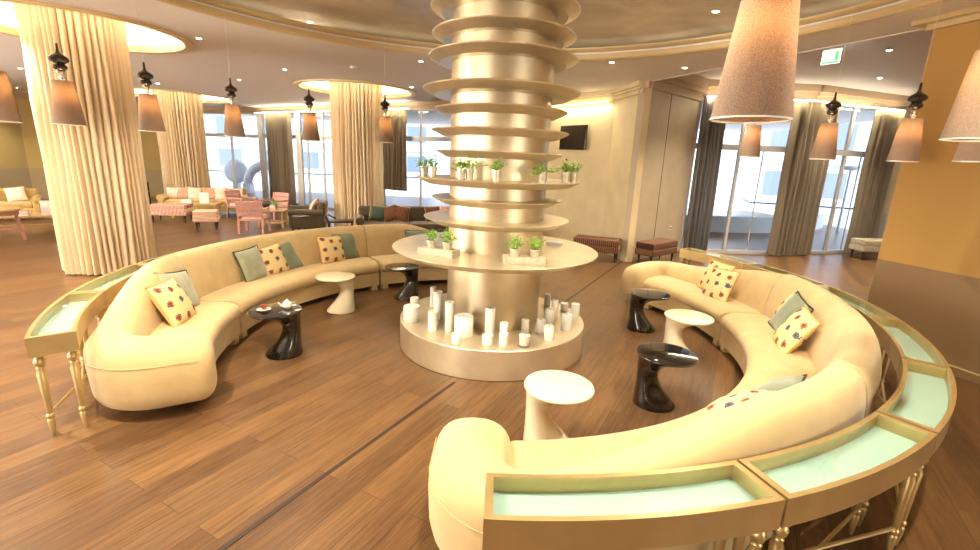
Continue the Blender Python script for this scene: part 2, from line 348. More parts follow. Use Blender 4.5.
def wall(name, a, b, z1, z2, mat, th=.15, side=1):
    a = Vector((a[0], a[1])); b = Vector((b[0], b[1])); d = (b-a).normalized(); n = Vector((-d.y, d.x))*th*side
    vs = [(p.x, p.y, z) for z in (z1, z2) for p in (a, b, b+n, a+n)]
    return struct(MB().add(vs, [(3, 2, 1, 0), (4, 5, 6, 7), (0, 1, 5, 4), (1, 2, 6, 5), (2, 3, 7, 6), (3, 0, 4, 7)]).build(name, mat, smooth=False))
# room walls: side=1 puts thickness to the left of a->b (outside)
wall('wall_left', (-17.3, 17.5), (-17.3, -6.5), 0, 4.3, m_wall_olive, side=-1)
wall('wall_left_far', (-13.3, 21.3), (-17.3, 17.5), 0, 4.3, m_wall_olive, side=-1)
wall('wall_back', (-17.3, -6.3), (14, -6.3), 0, 4.3, m_wall_cream, side=-1)
wall('wall_right', (13.5, 12.3), (13.5, -6.3), 0, 4.3, m_wall_cream, side=1)
wall('wall_right_far', (10.9, 13.3), (13.5, 12.3), 0, 4.3, m_wall_cream)
TV0, TV1, PIL, PAN = (1.5, 13.5), (2.82, 11.75), (3.08, 10.35), (4.95, 12.05)
wall('wall_television', TV0, TV1, 0, 4.3, m_wall_tv)
wall('wall_pilaster', TV1, PIL, 0, 4.3, m_wall_tv)
wall('wall_panel', PIL, PAN, 0, 4.3, m_panel)
# fine joint in the panelled wall
pd = Vector((PAN[0]-PIL[0], PAN[1]-PIL[1])).normalized()
jm = Vector(PIL)+pd*1.12
struct(MB().bar((jm.x, jm.y, .1), (jm.x, jm.y, 3.75), .012, .012).build('trim_8', m_slot, smooth=False))
struct(MB().bar((PIL[0], PIL[1], .05), (PAN[0], PAN[1], .05), .04, .11).bar((TV1[0], TV1[1], .05), (PIL[0], PIL[1], .05), .04, .11).bar((TV0[0], TV0[1], .05), (TV1[0], TV1[1], .05), .04, .11).build('baseboard_panel', m_wall_tv, smooth=False))
def cornice(name, pts, z1, z2, d, mat=None):
    m = MB()
    for a, b in zip(pts[:-1], pts[1:]):
        for k, (dd, u0_, u1_) in enumerate(((.35, 0, .35), (.65, .35, .55), (1, .55, 1))):
            z = z1+(z2-z1)*(u0_+u1_)/2
            m.bar((a[0], a[1], z), (b[0], b[1], z), d*2*dd, (z2-z1)*(u1_-u0_))
    return struct(m.build(name, mat or m_cornice, smooth=False))
cornice('trim_9', [TV0, TV1, PIL], 3.62, 3.86, .16, m_wall_tv)
cornice('trim_10', [PIL, PAN], 3.72, 4.2, .2, m_cornice)
RA, RB, RC_, RD = (4.95, 12.05), (7.75, 12.15), (10.0, 12.95), (10.9, 13.3)
cornice('trim_11', [RA, RB, RD, (13.5, 12.3)], 3.82, 4.22, .22, m_cornice)
LA, LB = Vector((-9.9, 20.4)), Vector((1.5, 13.5))
cornice('trim_12', [(-17.3, 17.5), (-13.3, 21.3), tuple(LA), tuple(LB)], 3.62, 3.86, .2, m_cornice)
# right-hand great pillar
PC = Vector((4.9, 5.8)); pdv = Vector((.29, -.957)).normalized(); pnv = Vector((.957, .29))
def prism(pts, z1, z2):
    n = len(pts); return [(x, y, z) for z in (z1, z2) for x, y in pts], [tuple(range(n))[::-1], tuple(range(n, 2*n))]+[(i, (i+1) % n, (i+1) % n+n, i+n) for i in range(n)]
pp = [PC, PC+pdv*2.6, PC+pdv*2.6+pnv*2.4, PC+pnv*2.4]
struct(MB().add(*prism(pp, 0, 4.25)).build('wall_pillar', m_wall_ochre, smooth=False))
for nm, z1, z2, d, mt in (('trim_13', 3.74, 3.80, .05, m_trim), ('trim_14', 3.80, 3.86, .15, m_trim), ('baseboard_pillar', 0, .09, .02, m_wall_ochre), ('trim_15', .09, .1, .024, m_trim)):
    q = [PC-pdv*d-pnv*d, PC+pdv*(2.6+d)-pnv*d, PC+pdv*(2.6+d)+pnv*(2.4+d), PC-pdv*d+pnv*(2.4+d)]
    struct(MB().add(*prism(q, z1, z2)).build(nm, mt, smooth=False))

def window(name, a, b, transom, top, mull, sill=.08, fw=.07, pane_joints=()):
    """a..b along the wall; mull = fractions of the wide mullions"""
    a = Vector((a[0], a[1], 0)); b = Vector((b[0], b[1], 0)); d = b-a
    root = bpy.data.objects.new(name, None); COL.objects.link(root); root['kind'] = 'structure'
    m = MB(); P = lambda t, z: a+d*t+Vector((0, 0, z))
    m.bar(P(0, .04), P(1, .04), .1, .08); m.bar(P(0, transom), P(1, transom), .1, .14); m.bar(P(0, top-.03), P(1, top-.03), .1, .06)
    for t in [0, 1]+list(mull): m.bar(P(t, 0), P(t, top), fw, .09)
    for t in pane_joints: m.bar(P(t, 0), P(t, transom), .02, .03)
    m.build('window_frame', m_frame, root, False)
    g = MB().bar(P(0, top/2), P(1, top/2), .012, top); g.build('window_pane', m_winglass, root, False)
    return root
window('window_1', (-13.3, 21.3), (-9.99, 20.42), 2.72, 3.66, (.56,))
pt = lambda t: LA+(LB-LA)*t
struct(MB().bar((LA.x, LA.y-.06, 0), (LA.x, LA.y-.06, 3.66), .2).build('trim_16', m_frame, smooth=False))
window('window_2', pt(.008), pt(.36), 2.72, 3.66, (.3, .52, .6, .8))
wall('wall_far_pier', pt(.36), pt(.52), 0, 4.3, m_wall_cream)
window('window_3', pt(.52), pt(.92), 2.72, 3.66, (.33, .66))
wall('wall_far_end', pt(.92), pt(1), 0, 4.3, m_wall_tv)
window('window_4', RA, RB, 2.68, 3.86, (.42, .86), pane_joints=(.64,))
window('window_5', RB, RD, 2.68, 3.86, (.1, .46, .8), pane_joints=(.65,))
for a, b, nm in (((-13.3, 21.3), tuple(LA), 'wall_header_left'), (tuple(LA), tuple(LB), 'wall_header_far')): wall(nm, a, b, 3.66, 4.3, m_wall_cream)
wall('wall_header_right', RA, RB, 3.86, 4.3, m_wall_cream); wall('wall_header_right_far', RB, RD, 3.86, 4.3, m_wall_cream)

# ------------------------------------------------------------------ outside the windows
struct(MB().box((0, 40, -.16), (160, 62, .1)).build('ground_terrace', m_out_ground, smooth=False))
def building(label, c, size, rz, rows, cols):
    t = thing('building', label, 'building', (c[0], c[1], 0), rz)
    MB().box((0, 0, size[2]/2), size).build('wall_body', m_out_white, t, False)
    m = MB(); l = MB()
    for i in range(rows):
        for j in range(cols):
            x = -size[0]/2+size[0]*(j+.5)/cols; z = 1.4+3.2*i
            MB().box((x, -size[1]/2-.02, z), (size[0]/cols*.55, .08, 1.7)).build('window_pane', m_out_blue, t, False)
        l.box((0, -size[1]/2-.12, 2.9+3.2*i), (size[0], .3, .25))
    l.build('ledge', m_out_white, t, False)
building('long pale office building across the street from the far left windows', (-30, 52, 0), (46, 6, 15), R(12), 4, 12)
building('pale building with dark windows seen beyond the right glass doors', (30, 33, 0), (22, 6, 13), R(-22), 3, 7)
building('white low building beyond the middle of the far glass wall', (2, 48, 0), (14, 6, 9), R(4), 2, 5)
def blob(label, x, y, r, arch):
    m = MB()
    if arch:
        m.tube([(x+r*cos(a), y, r*.5+r*1.0*sin(a)) for a in [pi*k/14 for k in range(15)]], .22, 10)
        m.bar((x-r, y, 0), (x-r, y, r*.52), .4); m.bar((x+r, y, 0), (x+r, y, r*.52), .4)
    else:
        m.ico((x, y, 1.05), r, 3, (1, .5, 1)); m.bar((x, y, 0), (x, y, .6), .3)
    tag(m.build('outdoor_sculpture', m_out_hedge), label, 'sculpture')
blob('round blue-grey sculpture outside the window behind the yellow sofa', -13.4, 24.5, .62, False)
blob('arched blue-grey sculpture outside the window, beside the round one', -11.6, 24.0, .95, True)
tw = MB().arcbox((7.5, 24), 7.5, 7.8, 200, 340, 0, .55, 40); tag(tw.build('terrace_wall', m_out_white), 'low curved white wall on the terrace outside the right glass doors', 'wall')
lp = thing('street_lamp', 'slim white street lamp outside the rightmost glass door', 'lamp', (13.4, 18.0, 0))
MB().lathe([(.05, 0), (.035, 2.3)], 10).build('pole', m_out_white, lp); MB().lathe([(.03, 2.3), (.3, 2.34), (.3, 2.42), (.02, 2.5)], 16).build('lamp_head', m_out_white, lp)

# ------------------------------------------------------------------ draped columns and curtains
def draped_column(c, r, label, seed):
    t = thing('draped_column', label, 'column', (c[0], c[1], 0), 0, 'columns wrapped in cream curtain')
    MB().lathe([(r-.14, 0), (r-.14, ZC+.4)], 32).build('column_shaft', m_white_paint, t)
    rnd = random.Random(seed); n = 440; k = 44
    ph = [rnd.uniform(-.35, .35) for _ in range(k)]; am = [rnd.uniform(.6, 1.25) for _ in range(k)]
    def rad(j, zf):
        u = j/n*k; i = int(u) % k; f = u-int(u)
        w = sin(pi*(f + .18*ph[i]*sin(2*pi*f)))**.8
        return r-.075 + .10*am[i]*w + .012*sin(3*zf+i*1.7)
    zs = [.02, .9, 1.8, 2.7, 3.5, ZC+.38]
    rings = [[(rad(j, z)*cos(2*pi*j/n+.02*sin(z+j*.09)), rad(j, z)*sin(2*pi*j/n+.02*sin(z+j*.09)), z) for j in range(n)] for z in zs]
    inner = [[(p[0]*.985, p[1]*.985, p[2]) for p in g] for g in rings]
    MB().loft(rings+inner[::-1], True, False, True).build('drape', m_drape, t)
draped_column(*COLS[0][:2], 'large pleated cream draped column nearest to the camera', 1)
draped_column(*COLS[1][:2], 'far pleated cream draped column behind the yellow sofa', 2)
draped_column(*COLS[2][:2], 'pleated cream draped column behind the brown sofa', 3)
def curtain(label, a, b, z1, z2, mat, folds, seed=0, amp=.14, flare=.0):
    a = Vector(a); b = Vector(b); d = b-a; nrm = Vector((d.y, -d.x)).normalized(); rnd = random.Random(seed); n = folds*12
    am = [rnd.uniform(.55, 1.2) for _ in range(folds+2)]
    def row(z, off):
        o = []; zf = (z2-z)/(z2-z1)
        for j in range(n+1):
            u = j/n*folds; i = int(u); f = u-i
            w = am[i]*(sin(pi*f)**2)
            q = a+d*(.5+(j/n-.5)*(1+flare*zf)) + nrm*(amp*w*(1+.3*zf)+off+.015*sin(2*z+i))
            o.append((q.x, q.y, z))
        return o
    zs = [z1+(z2-z1)*k/6 for k in range(7)]
    rings = [row(z, 0)+row(z, .012)[::-1] for z in zs]
    tag(MB().loft(rings).build('curtain', mat), label, 'curtain', 'full height window curtains')
curtain('narrow slate grey curtain between panelled wall and the first right glass door', (4.98, 11.93), (5.6, 11.95), .03, 3.84, m_curtain_d, 6, 1)
curtain('wide taupe curtain gathered between the two right glass doors', (7.2, 11.98), (8.45, 12.28), .03, 3.84, m_curtain, 10, 2)
curtain('taupe curtain at the end of the right glass doors beside the pale patterned bench', (9.75, 12.72), (10.8, 13.12), .03, 3.84, m_curtain, 9, 3)
q0, q1 = pt(.055)+Vector((-.1, -.25)), pt(.175)+Vector((-.1, -.25))
curtain('tall taupe curtain left of the pale door behind the pink armchairs', q0, q1, .03, 3.64, m_curtain, 9, 4)
q0, q1 = pt(.19)+Vector((-.1, -.2)), pt(.21)+Vector((-.1, -.2))
curtain('thin white sheer curtain next to the taupe curtain behind the olive armchair', q0, q1, .03, 3.64, simple('sheer_white', (236, 232, 226), .8), 3, 5, .05)
q0, q1 = pt(.53)+Vector((-.1, -.25)), pt(.62)+Vector((-.1, -.25))
curtain('taupe curtain right of the draped column behind the brown sofa', q0, q1, 1.0, 3.64, m_curtain, 9, 6)

def curtain_light(label, a, b, z, p):
    a = Vector(a); b = Vector(b); m = (a+b)/2; d = b-a
    t = thing('curtain_light', label, 'light', (m.x, m.y, z), atan2(d.y, d.x), 'light strips over the window curtains')
    MB().box((0, 0, .012), (d.length, .03, .02)).build('strip', m_coveb, t, False)
    light('curtain_wash', 'AREA', (0, 0, -.005), p, (1, .93, .6), (0, 0, 0), t, shape='RECTANGLE', size=d.length, size_y=.03)
curtain_light('light strip over the curtains of the first right glass door', (5.0, 11.78), (7.7, 11.85), 3.80, 13)
curtain_light('light strip over the curtains of the second right glass door', (7.8, 11.9), (10.7, 12.92), 3.80, 13)
q0, q1 = pt(.02)+Vector((-.2, -.42)), pt(.64)+Vector((-.2, -.42))
curtain_light('light strip over the curtains of the far glass wall', q0, q1, 3.60, 30)

# ------------------------------------------------------------------ central column with ring shelves
CX, CY = .045, 5.24
ct = thing('display_column', 'round champagne metal column stacked with ring shelves in the middle of the lounge', 'column', (CX, CY, 0))
MB().lathe([(.535, .3), (.535, ZI+.02)], 96).build('shaft', m_champ_dark, ct)
MB().lathe([(1.03, 0), (1.068, .0), (1.075, .007), (1.075, .312), (1.068, .319), (.5, .319), (.5, 0)], 128).build('base_plinth', m_champ, ct)
def disc(name, r, z, t=.07, ins=.12):
    return MB().lathe([(.53, z-t), (r-ins, z-t), (r-.006, z-.014), (r, z-.004), (r-.006, z), (.53, z)], 128).build(name, m_champ, ct, sharp=12)
for r, z in ((.76, 3.60), (.74, 3.352), (.775, 3.138), (.832, 2.819), (.709, 2.625), (.739, 2.413), (.687, 2.195), (.893, 1.915), (.728, 1.711), (.812, 1.492)): disc('ring_shelf', r, z)
disc('table_shelf', 1.157, 1.153, .085, .17)

# candles on the plinth
def candle(x, y, r, h, label, glass=False):
    t = thing('candle_in_glass' if glass else 'pillar_candle', label, 'candle', (x, y, .319), 0, 'cream candles on the column plinth')
    if glass:
        MB().lathe([(r, 0), (r*1.12, h), (r*1.05, h), (r*.94, .012), (.001, .012)], 28).build('glass_cup', m_cup, t)
        MB().lathe([(r*.9, .014), (r*.96, h*.72), (.004, h*.7)], 28).build('wax', m_wax, t); zt = h*.7
    else:
        MB().lathe([(r*.97, 0), (r, .006), (r, h-.008), (r*.94, h), (r*.6, h-.004), (.003, h-.006)], 28).build('wax', m_wax, t); zt = h-.008
    MB().lathe([(.0022, zt), (.0018, zt+.016)], 6).build('wick', m_wick, t)
CAND = [(-.86, 4.95, .093, .173, 'wide squat cream pillar candle at the left rim of the plinth'), (-.92, 5.49, .054, .105, 'small candle behind the wide squat candle at the left rim'),
 (-.61, 4.87, .057, .145, 'short cream candle just behind a taller slim one, left of column'), (-.59, 4.68, .05, .203, 'slim medium cream candle in front of a shorter one, left of column'),
 (-.58, 5.05, .052, .323, 'tall cream candle close to the column, left end of the row'), (-.69, 5.5, .04, .25, 'slim tall candle half hidden behind the tallest left candle'),
 (-.41, 4.68, .049, .321, 'tall slim candle just left of the fat candle'), (-.25, 4.55, .098, .219, 'fat cream pillar candle on the front left of the plinth'),
 (-.31, 4.34, .049, .097, 'tiny candle standing in front of the fat candle'), (.02, 4.57, .051, .316, 'tall slim candle standing alone in front of the column shaft'),
 (0., 4.35, .051, .096, 'small low candle in front of the lone tall candle'), (.16, 4.33, .044, .13, 'low candle in front of a round-topped one, right of the lone tall candle'), (.165, 4.44, .042, .2, 'round-topped slim candle behind the low one right of the lone tall candle'),
 (.4, 4.7, .042, .153, 'slim candle behind the glass cup candle'), (.57, 4.74, .05, .151, 'medium candle right of the column shaft front'),
 (.7, 5.04, .056, .177, 'thick medium candle right of the shaft, in front of a taller one'), (.77, 5.16, .037, .258, 'tall thin candle at the right of the shaft'),
 (.75, 5.71, .041, .153, 'small far candle at the right behind the tall thin one'), (1.02, 5.21, .049, .197, 'tall candle at the right rim of the plinth'),
 (.87, 4.87, .059, .176, 'thick candle near the right front rim'), (.64, 4.55, .051, .145, 'medium candle at the right front, before the others')]
for c in CAND: candle(*c)
candle(.37, 4.34, .058, .154, 'cream candle in a clear glass cup at the front of the plinth', True)
candle(.94, 5.51, .05, .15, 'cream candle in a clear glass cup at the far right of the plinth', True)

# potted plants
def plant(name, label, loc, pr, ph, leafs, spread, seed, group, trailing=0):
    t = thing(name, label, 'plant', loc, random.Random(seed).uniform(0, 6), group)
    pot = MB().lathe([(pr*.74, 0), (pr*.95, ph*.86), (pr*1.04, ph*.87), (pr*1.04, ph), (pr*.92, ph), (pr*.88, ph*.86), (.002, ph*.85)], 24).build('pot', m_pot, t)
    MB().lathe([(pr*.9, ph*.8), (pr*.9, ph*.88), (.002, ph*.92)], 16).build('soil', m_soil, t)
    rnd = random.Random(seed); lf = MB(); st = MB()
    for k in range(leafs):
        a = rnd.uniform(0, 2*pi); e = rnd.uniform(.1, 1); L = spread*rnd.uniform(.45, 1.0)
        tip = Vector((cos(a)*L*e, sin(a)*L*e, ph*.9+L*(1.15-.75*e)))
        if trailing and rnd.random() < trailing: tip = Vector((cos(a)*L*1.5, sin(a)*L*1.5, ph*.9+rnd.uniform(-.3, .5)*L))
        base = Vector((cos(a)*pr*.3, sin(a)*pr*.3, ph*.88))
        st.tube([base, base.lerp(tip, .55)+Vector((0, 0, L*.15)), tip], .0022, 4)
        for q in range(3):
            p = base.lerp(tip, .5+.25*q)+Vector((rnd.uniform(-1, 1), rnd.uniform(-1, 1), rnd.uniform(-.3, 1)))*.014
            d = Vector((rnd.uniform(-1, 1), rnd.uniform(-1, 1), rnd.uniform(-.3, .7))).normalized(); s_ = d.cross(Vector((0, 0, 1))).normalized(); up = d.cross(s_)*.003
            l = rnd.uniform(.024, .042); w = l*.36
            lf.add([p, p+d*l*.5+s_*w+up, p+d*l, p+d*l*.5-s_*w+up, p+d*l*.5-up*1.5], [(0, 1, 4), (1, 2, 4), (2, 3, 4), (3, 0, 4)])
    st.build('stems', m_leaf, t, False); lf.build('foliage', m_leaf, t, False)
g1 = 'potted herbs on the ring shelf'
for i, (x, y, tr, lb) in enumerate([(-.74, 5.02, .5, 'leafy trailing potted herb at the left edge of the ring shelf'), (-.62, 4.80, .1, 'potted herb second from the left edge of the ring shelf'),
    (-.32, 4.60, .1, 'bushy potted herb left of the shaft front on the ring shelf'), (-.24, 4.62, .1, 'pot half hidden behind the bushy herb on the ring shelf'),
    (.02, 4.49, .0, 'potted herb at the front middle of the ring shelf'), (.47, 4.60, .7, 'sprawling potted herb with spreading shoots right of the shaft'),
    (.73, 4.86, .0, 'dense potted herb near the right edge of the ring shelf'), (.83, 4.97, .0, 'outermost potted herb at the right edge of the ring shelf')]):
    plant('potted_herb', lb, (x, y, 1.915), .045, .105, 22, .13, 20+i, g1, tr)
g2 = 'small plants in wooden trays on the table shelf'
def tray(label, c, L, wd, rz):
    t = thing('plant_tray', label, 'tray', (c[0], c[1], 1.153), rz, 'wooden trays on the table shelf')
    MB().box((0, 0, .035), (L, wd, .07), bev=.004).build('tray_body', m_tray, t)
tray('limed wooden tray under two small plants at the left of the table shelf', (-.53, 4.62), .40, .17, R(-24))
tray('limed wooden tray under two small plants at the front right of the table shelf', (.32, 4.38), .40, .15, R(6))
for i, (x, y, lb) in enumerate([(-.61, 4.655, 'small plant in the left pot of the left tray'), (-.44, 4.58, 'small plant in the right pot of the left tray'),
    (.23, 4.375, 'small plant in the left pot of the front right tray'), (.42, 4.39, 'small plant in the right pot of the front right tray')]):
    plant('potted_plant', lb, (x, y, 1.223), .054, .075, 26, .13, 50+i, g2)
bk = thing('book', 'small pale book lying on the far right of the table shelf', 'book', (.76, 5.5, 1.153), R(-20))
MB().box((0, 0, .015), (.17, .12, .03), bev=.003).build('pages', m_china, bk); MB().box((0, 0, .035), (.178, .128, .009), bev=.002).build('cover', m_white_paint, bk)

# ------------------------------------------------------------------ curved sofas
def super_ring(w, zb, h, n=28, lean=0, et=2.6, eb=4.0):
    out = []; zc = zb+(h-zb)*.52
    for k in range(n):
        a = 2*pi*k/n; c, s_ = cos(a), sin(a)
        e = et if s_ > 0 else eb
        x = w*math.copysign(abs(c)**(2/e), c)
        z = zc + ((h-zc) if s_ > 0 else (zc-zb))*math.copysign(abs(s_)**(2/e), s_)
        x *= 1+.06*(1-((z-.4)/.5)**2) if s_ > -.9 else .97
        out.append((x + lean*max(0, z-.3), z))
    return out
def sofa_section(O, R0, a0, a1, label, arm=None, group=None, hb=.965, tap=21):
    """R0 = seat front radius; a0..a1 degrees; arm: None | 'start' | 'end'"""
    rm = R0+.66; mid = onring(O, R0+.4, (a0+a1)/2)
    t = thing('sofa_section', label, 'sofa', (mid[0], mid[1], 0), 0, group)
    c0, c1 = a0, a1
    gap = .36
    sgn = 1 if arm != 'start' else -1          # build so that the arm is at the end of the path
    s0, s1 = (a0+gap, a1-gap) if sgn == 1 else (a1-gap, a0+gap)
    aw = .22
    path = []                                   # (x, y, halfwidth, height, lean)
    if arm:
        th_end = s1-sgn*math.degrees((aw)/rm)   # arm centre line angle at rm
        fil = .30; th_f = th_end-sgn*math.degrees(fil/rm)
    else: th_f = s1
    n = max(8, int(abs(th_f-s0)/2.5))
    for i in range(n+1):
        a = s0+(th_f-s0)*i/n; x, y = onring(O, rm, a); 
        q = 0
        if arm: q = max(0, 1-abs(th_f-a)/tap); q = q*q*(3-2*q)
        path.append((x, y, .16+.01*q, hb-(hb-.66)*q, .09))
    if arm:
        er = Vector(onring((0, 0), 1, th_end)); et_ = Vector((-er.y, er.x))*sgn
        cc = Vector(O)+er*(rm-fil)-et_*0   # corner centre: on arm line shifted back
        base = Vector(O)+er*rm - et_*0
        for k in range(1, 9):
            u = k/8; ph = u*pi/2
            p = Vector(O)+er*(rm-fil)+er*fil*cos(ph)-et_*fil*(1-sin(ph))
            path.append((p.x, p.y, .17+(aw-.17)*u, .66-.03*u, .09*(1-u)))
        r_in = R0-.01; L = rm-fil-r_in-.10
        for k in range(1, 9):
            u = k/8; p = Vector(O)+er*(rm-fil-L*u); hh = .63-.03*u*u
            path.append((p.x, p.y, aw, hh, 0))
        capn = 5
    rings = []; zb = .07
    for i, (x, y, w, h, ln) in enumerate(path):
        q0 = path[max(0, i-1)]; q1 = path[min(len(path)-1, i+1)]
        d = Vector((q1[0]-q0[0], q1[1]-q0[1])).normalized(); nv = Vector((d.y, -d.x))*sgn   # outward
        rings.append([(x+nv.x*u, y+nv.y*u, z) for u, z in super_ring(w, zb, h, lean=ln)])
    def shrink(ring, f, adv, d):
        zc = sum(p[2] for p in ring)/len(ring); xc = sum(p[0] for p in ring)/len(ring); yc = sum(p[1] for p in ring)/len(ring)
        return [(xc+(p[0]-xc)*f+d.x*adv, yc+(p[1]-yc)*f+d.y*adv, max(zb, zc+(p[2]-zc)*f) if f > .5 else zc+(p[2]-zc)*f) for p in ring]
    dA = Vector((path[0][0]-path[1][0], path[0][1]-path[1][1])).normalized()
    dB = Vector((path[-1][0]-path[-2][0], path[-1][1]-path[-2][1])).normalized()
    first = [shrink(rings[0], .97, .012, dA), shrink(rings[0], .9, .016, dA)][::-1]
    if arm: last = [shrink(rings[-1], cos(R(k*15))**.6, .13*sin(R(k*15)), dB) for k in range(1, 6)]
    else: last = [shrink(rings[-1], .97, .012, dB), shrink(rings[-1], .9, .016, dB)]
    back = MB().loft(first+rings+last).build('backrest_with_arm' if arm else 'backrest', m_sofa, t, world=True)
    # seam line along the outer side of the arm
    if arm:
        k0 = n-1; sm = []
        for i in range(k0, len(path)):
            x, y, w, h, ln = path[i]; q0 = path[max(0, i-1)]; q1 = path[min(len(path)-1, i+1)]
            d = Vector((q1[0]-q0[0], q1[1]-q0[1])).normalized(); nv = Vector((d.y, -d.x))*sgn
            zz = .47; sm.append((x+nv.x*(w*1.035+ln*.2), y+nv.y*(w*1.035+ln*.2), zz))
        MB().tube(sm, .003, 6).build('seam', simple('seam_thread', (212, 184, 132), .9), t, world=True)
    # seat and base between joint and arm
    e0, e1 = a0+gap, a1-gap
    if arm == 'start': e0 = a0+math.degrees(2*aw*.97/(R0+.3))
    if arm == 'end': e1 = a1-math.degrees(2*aw*.97/(R0+.3))
    def seat_ring(a, f=1.0):
        o = []; N = 26
        for k in range(N):
            an = 2*pi*k/N; c, s_ = cos(an), sin(an)
            x = .315*math.copysign(abs(c)**(2/4.2), c); z = .095*math.copysign(abs(s_)**(2/2.8), s_)
            z += .02*(1-(x/.315)**2)*(1 if s_ > 0 else 0)
            r = R0+.315+x*f; px, py = onring(O, r, a); o.append((px, py, .36+z*f))
        return o
    m = max(8, int((e1-e0)/2.2)); ss = []
    de = 1.0
    ss = [seat_ring(e0+.05, .86), seat_ring(e0+.25, .95)]+[seat_ring(e0+de+(e1-e0-2*de)*i/m) for i in range(m+1)]+[seat_ring(e1-.25, .95), seat_ring(e1-.05, .86)]
    MB().loft(ss).build('seat_cushion', m_sofa, t, world=True)
    MB().arcbox(O, R0+.045, R0+.6, e0, e1, .075, .29, 26).build('base_skirt', m_sofa, t, world=True)
    for a in (e0+1.6, e1-1.6):
        for r in (R0+.10, R0+.62):
            x, y = onring(O, r, a); MB().box((x, y, .04), (.1, .1, .08), R(a), .006).build('foot', m_sofa, t, world=True)
    return t
OR, OL, RS = (-.03, 5.36), (-.02, 5.08), 2.80
gs = 'curved cream sofa sections'
sofa_section(OR, RS, -94.5, -50, 'cream curved sofa end section in the foreground with rounded arm', 'start', gs)
sofa_section(OR, RS, -50, -1, 'cream curved sofa middle section of the right group, with three cushions on it', None, gs)
sofa_section(OR, RS, -1, 40.5, 'cream curved sofa far end section of the right group, near the striped benches', 'end', gs, .95, 36)
RL = 2.74
sofa_section(OL, RL, 183, 216.3, 'cream curved sofa end section with rounded arm beside the gold console legs', 'end', gs)
sofa_section(OL, RL, 129, 183, 'long cream curved sofa middle section of the left group, facing two side tables', None, gs)
sofa_section(OL, RL, 88, 129, 'cream curved sofa section partly hidden behind the metal column', 'start', gs)

# ------------------------------------------------------------------ glass-topped gold consoles behind the sofas
def turned_leg():
    return [(.026, .655), (.033, .64), (.033, .628), (.022, .62), (.036, .605), (.043, .585), (.036, .562), (.022, .55), (.03, .543), (.031, .533), (.0265, .52), (.034, .50), (.02, .19), (.018, .18), (.027, .17), (.029, .155), (.022, .143), (.02, .138), (.028, .125), (.024, .108), (.026, .1), (.012, .0)]
def console(O, r1, r2, a0, a1, label, group):
    mid = onring(O, (r1+r2)/2, (a0+a1)/2); t = thing('curved_console', label, 'console table', (mid[0], mid[1], 0), 0, group)
    z0, z1 = .64, .785; e = .12; a0 += e; a1 -= e
    rim = .026; da = math.degrees(.034/r1)
    f = MB()
    f.arcbox(O, r1, r1+rim, a0, a1, z0, z1, 20); f.arcbox(O, r2-rim, r2, a0, a1, z0, z1, 20)
    f.arcbox(O, r1+rim-.001, r2-rim+.001, a0, a0+da, z0, z1, 2); f.arcbox(O, r1+rim-.001, r2-rim+.001, a1-da, a1, z0, z1, 2)
    f.arcbox(O, r1+.005, r2-.005, a0+.1, a1-.1, z0, z0+.02, 20)
    f.build('frame', m_gold, t, world=True, smooth=False)
    MB().arcbox(O, r1+rim, r2-rim, a0+da, a1-da, z0+.03, z1-.075, 20).build('mint_shelf', m_mint, t, world=True, smooth=False)
    MB().arcbox(O, r1+rim-.004, r2-rim+.004, a0+da*.9, a1-da*.9, z1-.016, z1-.008, 20).build('glass_top', m_glass, t, world=True, smooth=False)
    lp = []
    for a in (a0+.75, a1-.75):
        for r in (r1+.045, r2-.045):
            x, y = onring(O, r, a); lp.append((x, y)); MB().lathe([(q*.8 if z > .5 else q*.86, z) for q, z in turned_leg()], 18, (x, y, 0)).build('leg', m_gold, t, world=True)
    for i, j in ((0, 3), (1, 2)):
        A = Vector((*lp[i], .165+.012*(i == 0))); B = Vector((*lp[j], .165+.012*(i == 0))); MB().tube([A, B], .011, 8).build('stretcher', m_gold, t, world=True)
    return t
OCR, OCL = (.07, 5.58), (-.16, 5.50)
nm = ['nearest gold console unit with mint shelf along the bottom edge, behind the sofa end', 'gold console unit second from the near end, with small glints on its glass', 'gold console unit third from the near end, at the outermost bend', 'gold console unit fourth from the near end, beside the ochre pillar',
      'gold console unit fifth from the near end, past the ochre pillar corner', 'gold console unit sixth from the near end, before the bright glass doors', 'farthest gold console unit of the right row, by the brown striped bench']
for k in range(7): console(OCR, 3.83, 4.10, -90.9+18*k, -72.9+18*k, nm[k], 'glass-topped gold consoles of the right sofa')
nm = ['gold console unit with two turned legs in full view, at the left sofa end', 'gold console unit second along the left sofa, next to the big draped column', 'gold console unit third along the left sofa, reflecting the drape pleats', 'gold console unit fourth along the left sofa, mostly behind its backrest', 'gold console unit fifth along the left sofa, hidden behind the backrest']
for k in range(5): console(OCL, 3.68, 3.95, 202.3-18*k, 220.3-18*k, nm[k], 'glass-topped gold consoles of the left sofa')

# ------------------------------------------------------------------ swooping side tables
def side_table(x, y, rz, black, label):
    """x,y = centre of the round top, rz = direction of the stem side"""
    mt = m_black if black else m_white
    t = thing('side_table', label, 'side table', (x, y, 0), rz, 'swooping gloss side tables')
    ed = .245                                   # common vertical edge on the +x side
    prof = [(0, .182, .182), (.01, .188, .188), (.04, .18, .182), (.09, .155, .164), (.15, .126, .138), (.21, .105, .116), (.28, .092, .098), (.33, .094, .096), (.375, .11, .112), (.41, .138, .14), (.44, .178, .182), (.46, .215, .222), (.474, .24, .245)]
    rings = []
    for z, rx, ry in prof:
        e = ed-.008*sin(pi*z/.47); cx = e-rx
        rings.append([(cx+rx*cos(2*pi*k/40), ry*sin(2*pi*k/40), z) for k in range(40)])
    MB().loft(rings).build('stem', mt, t)
    MB().lathe([(.235, .472), (.256, .476), (.262, .483), (.262, .49), (.256, .498), (.245, .5), (.002, .5)], 56).build('tabletop', mt, t)
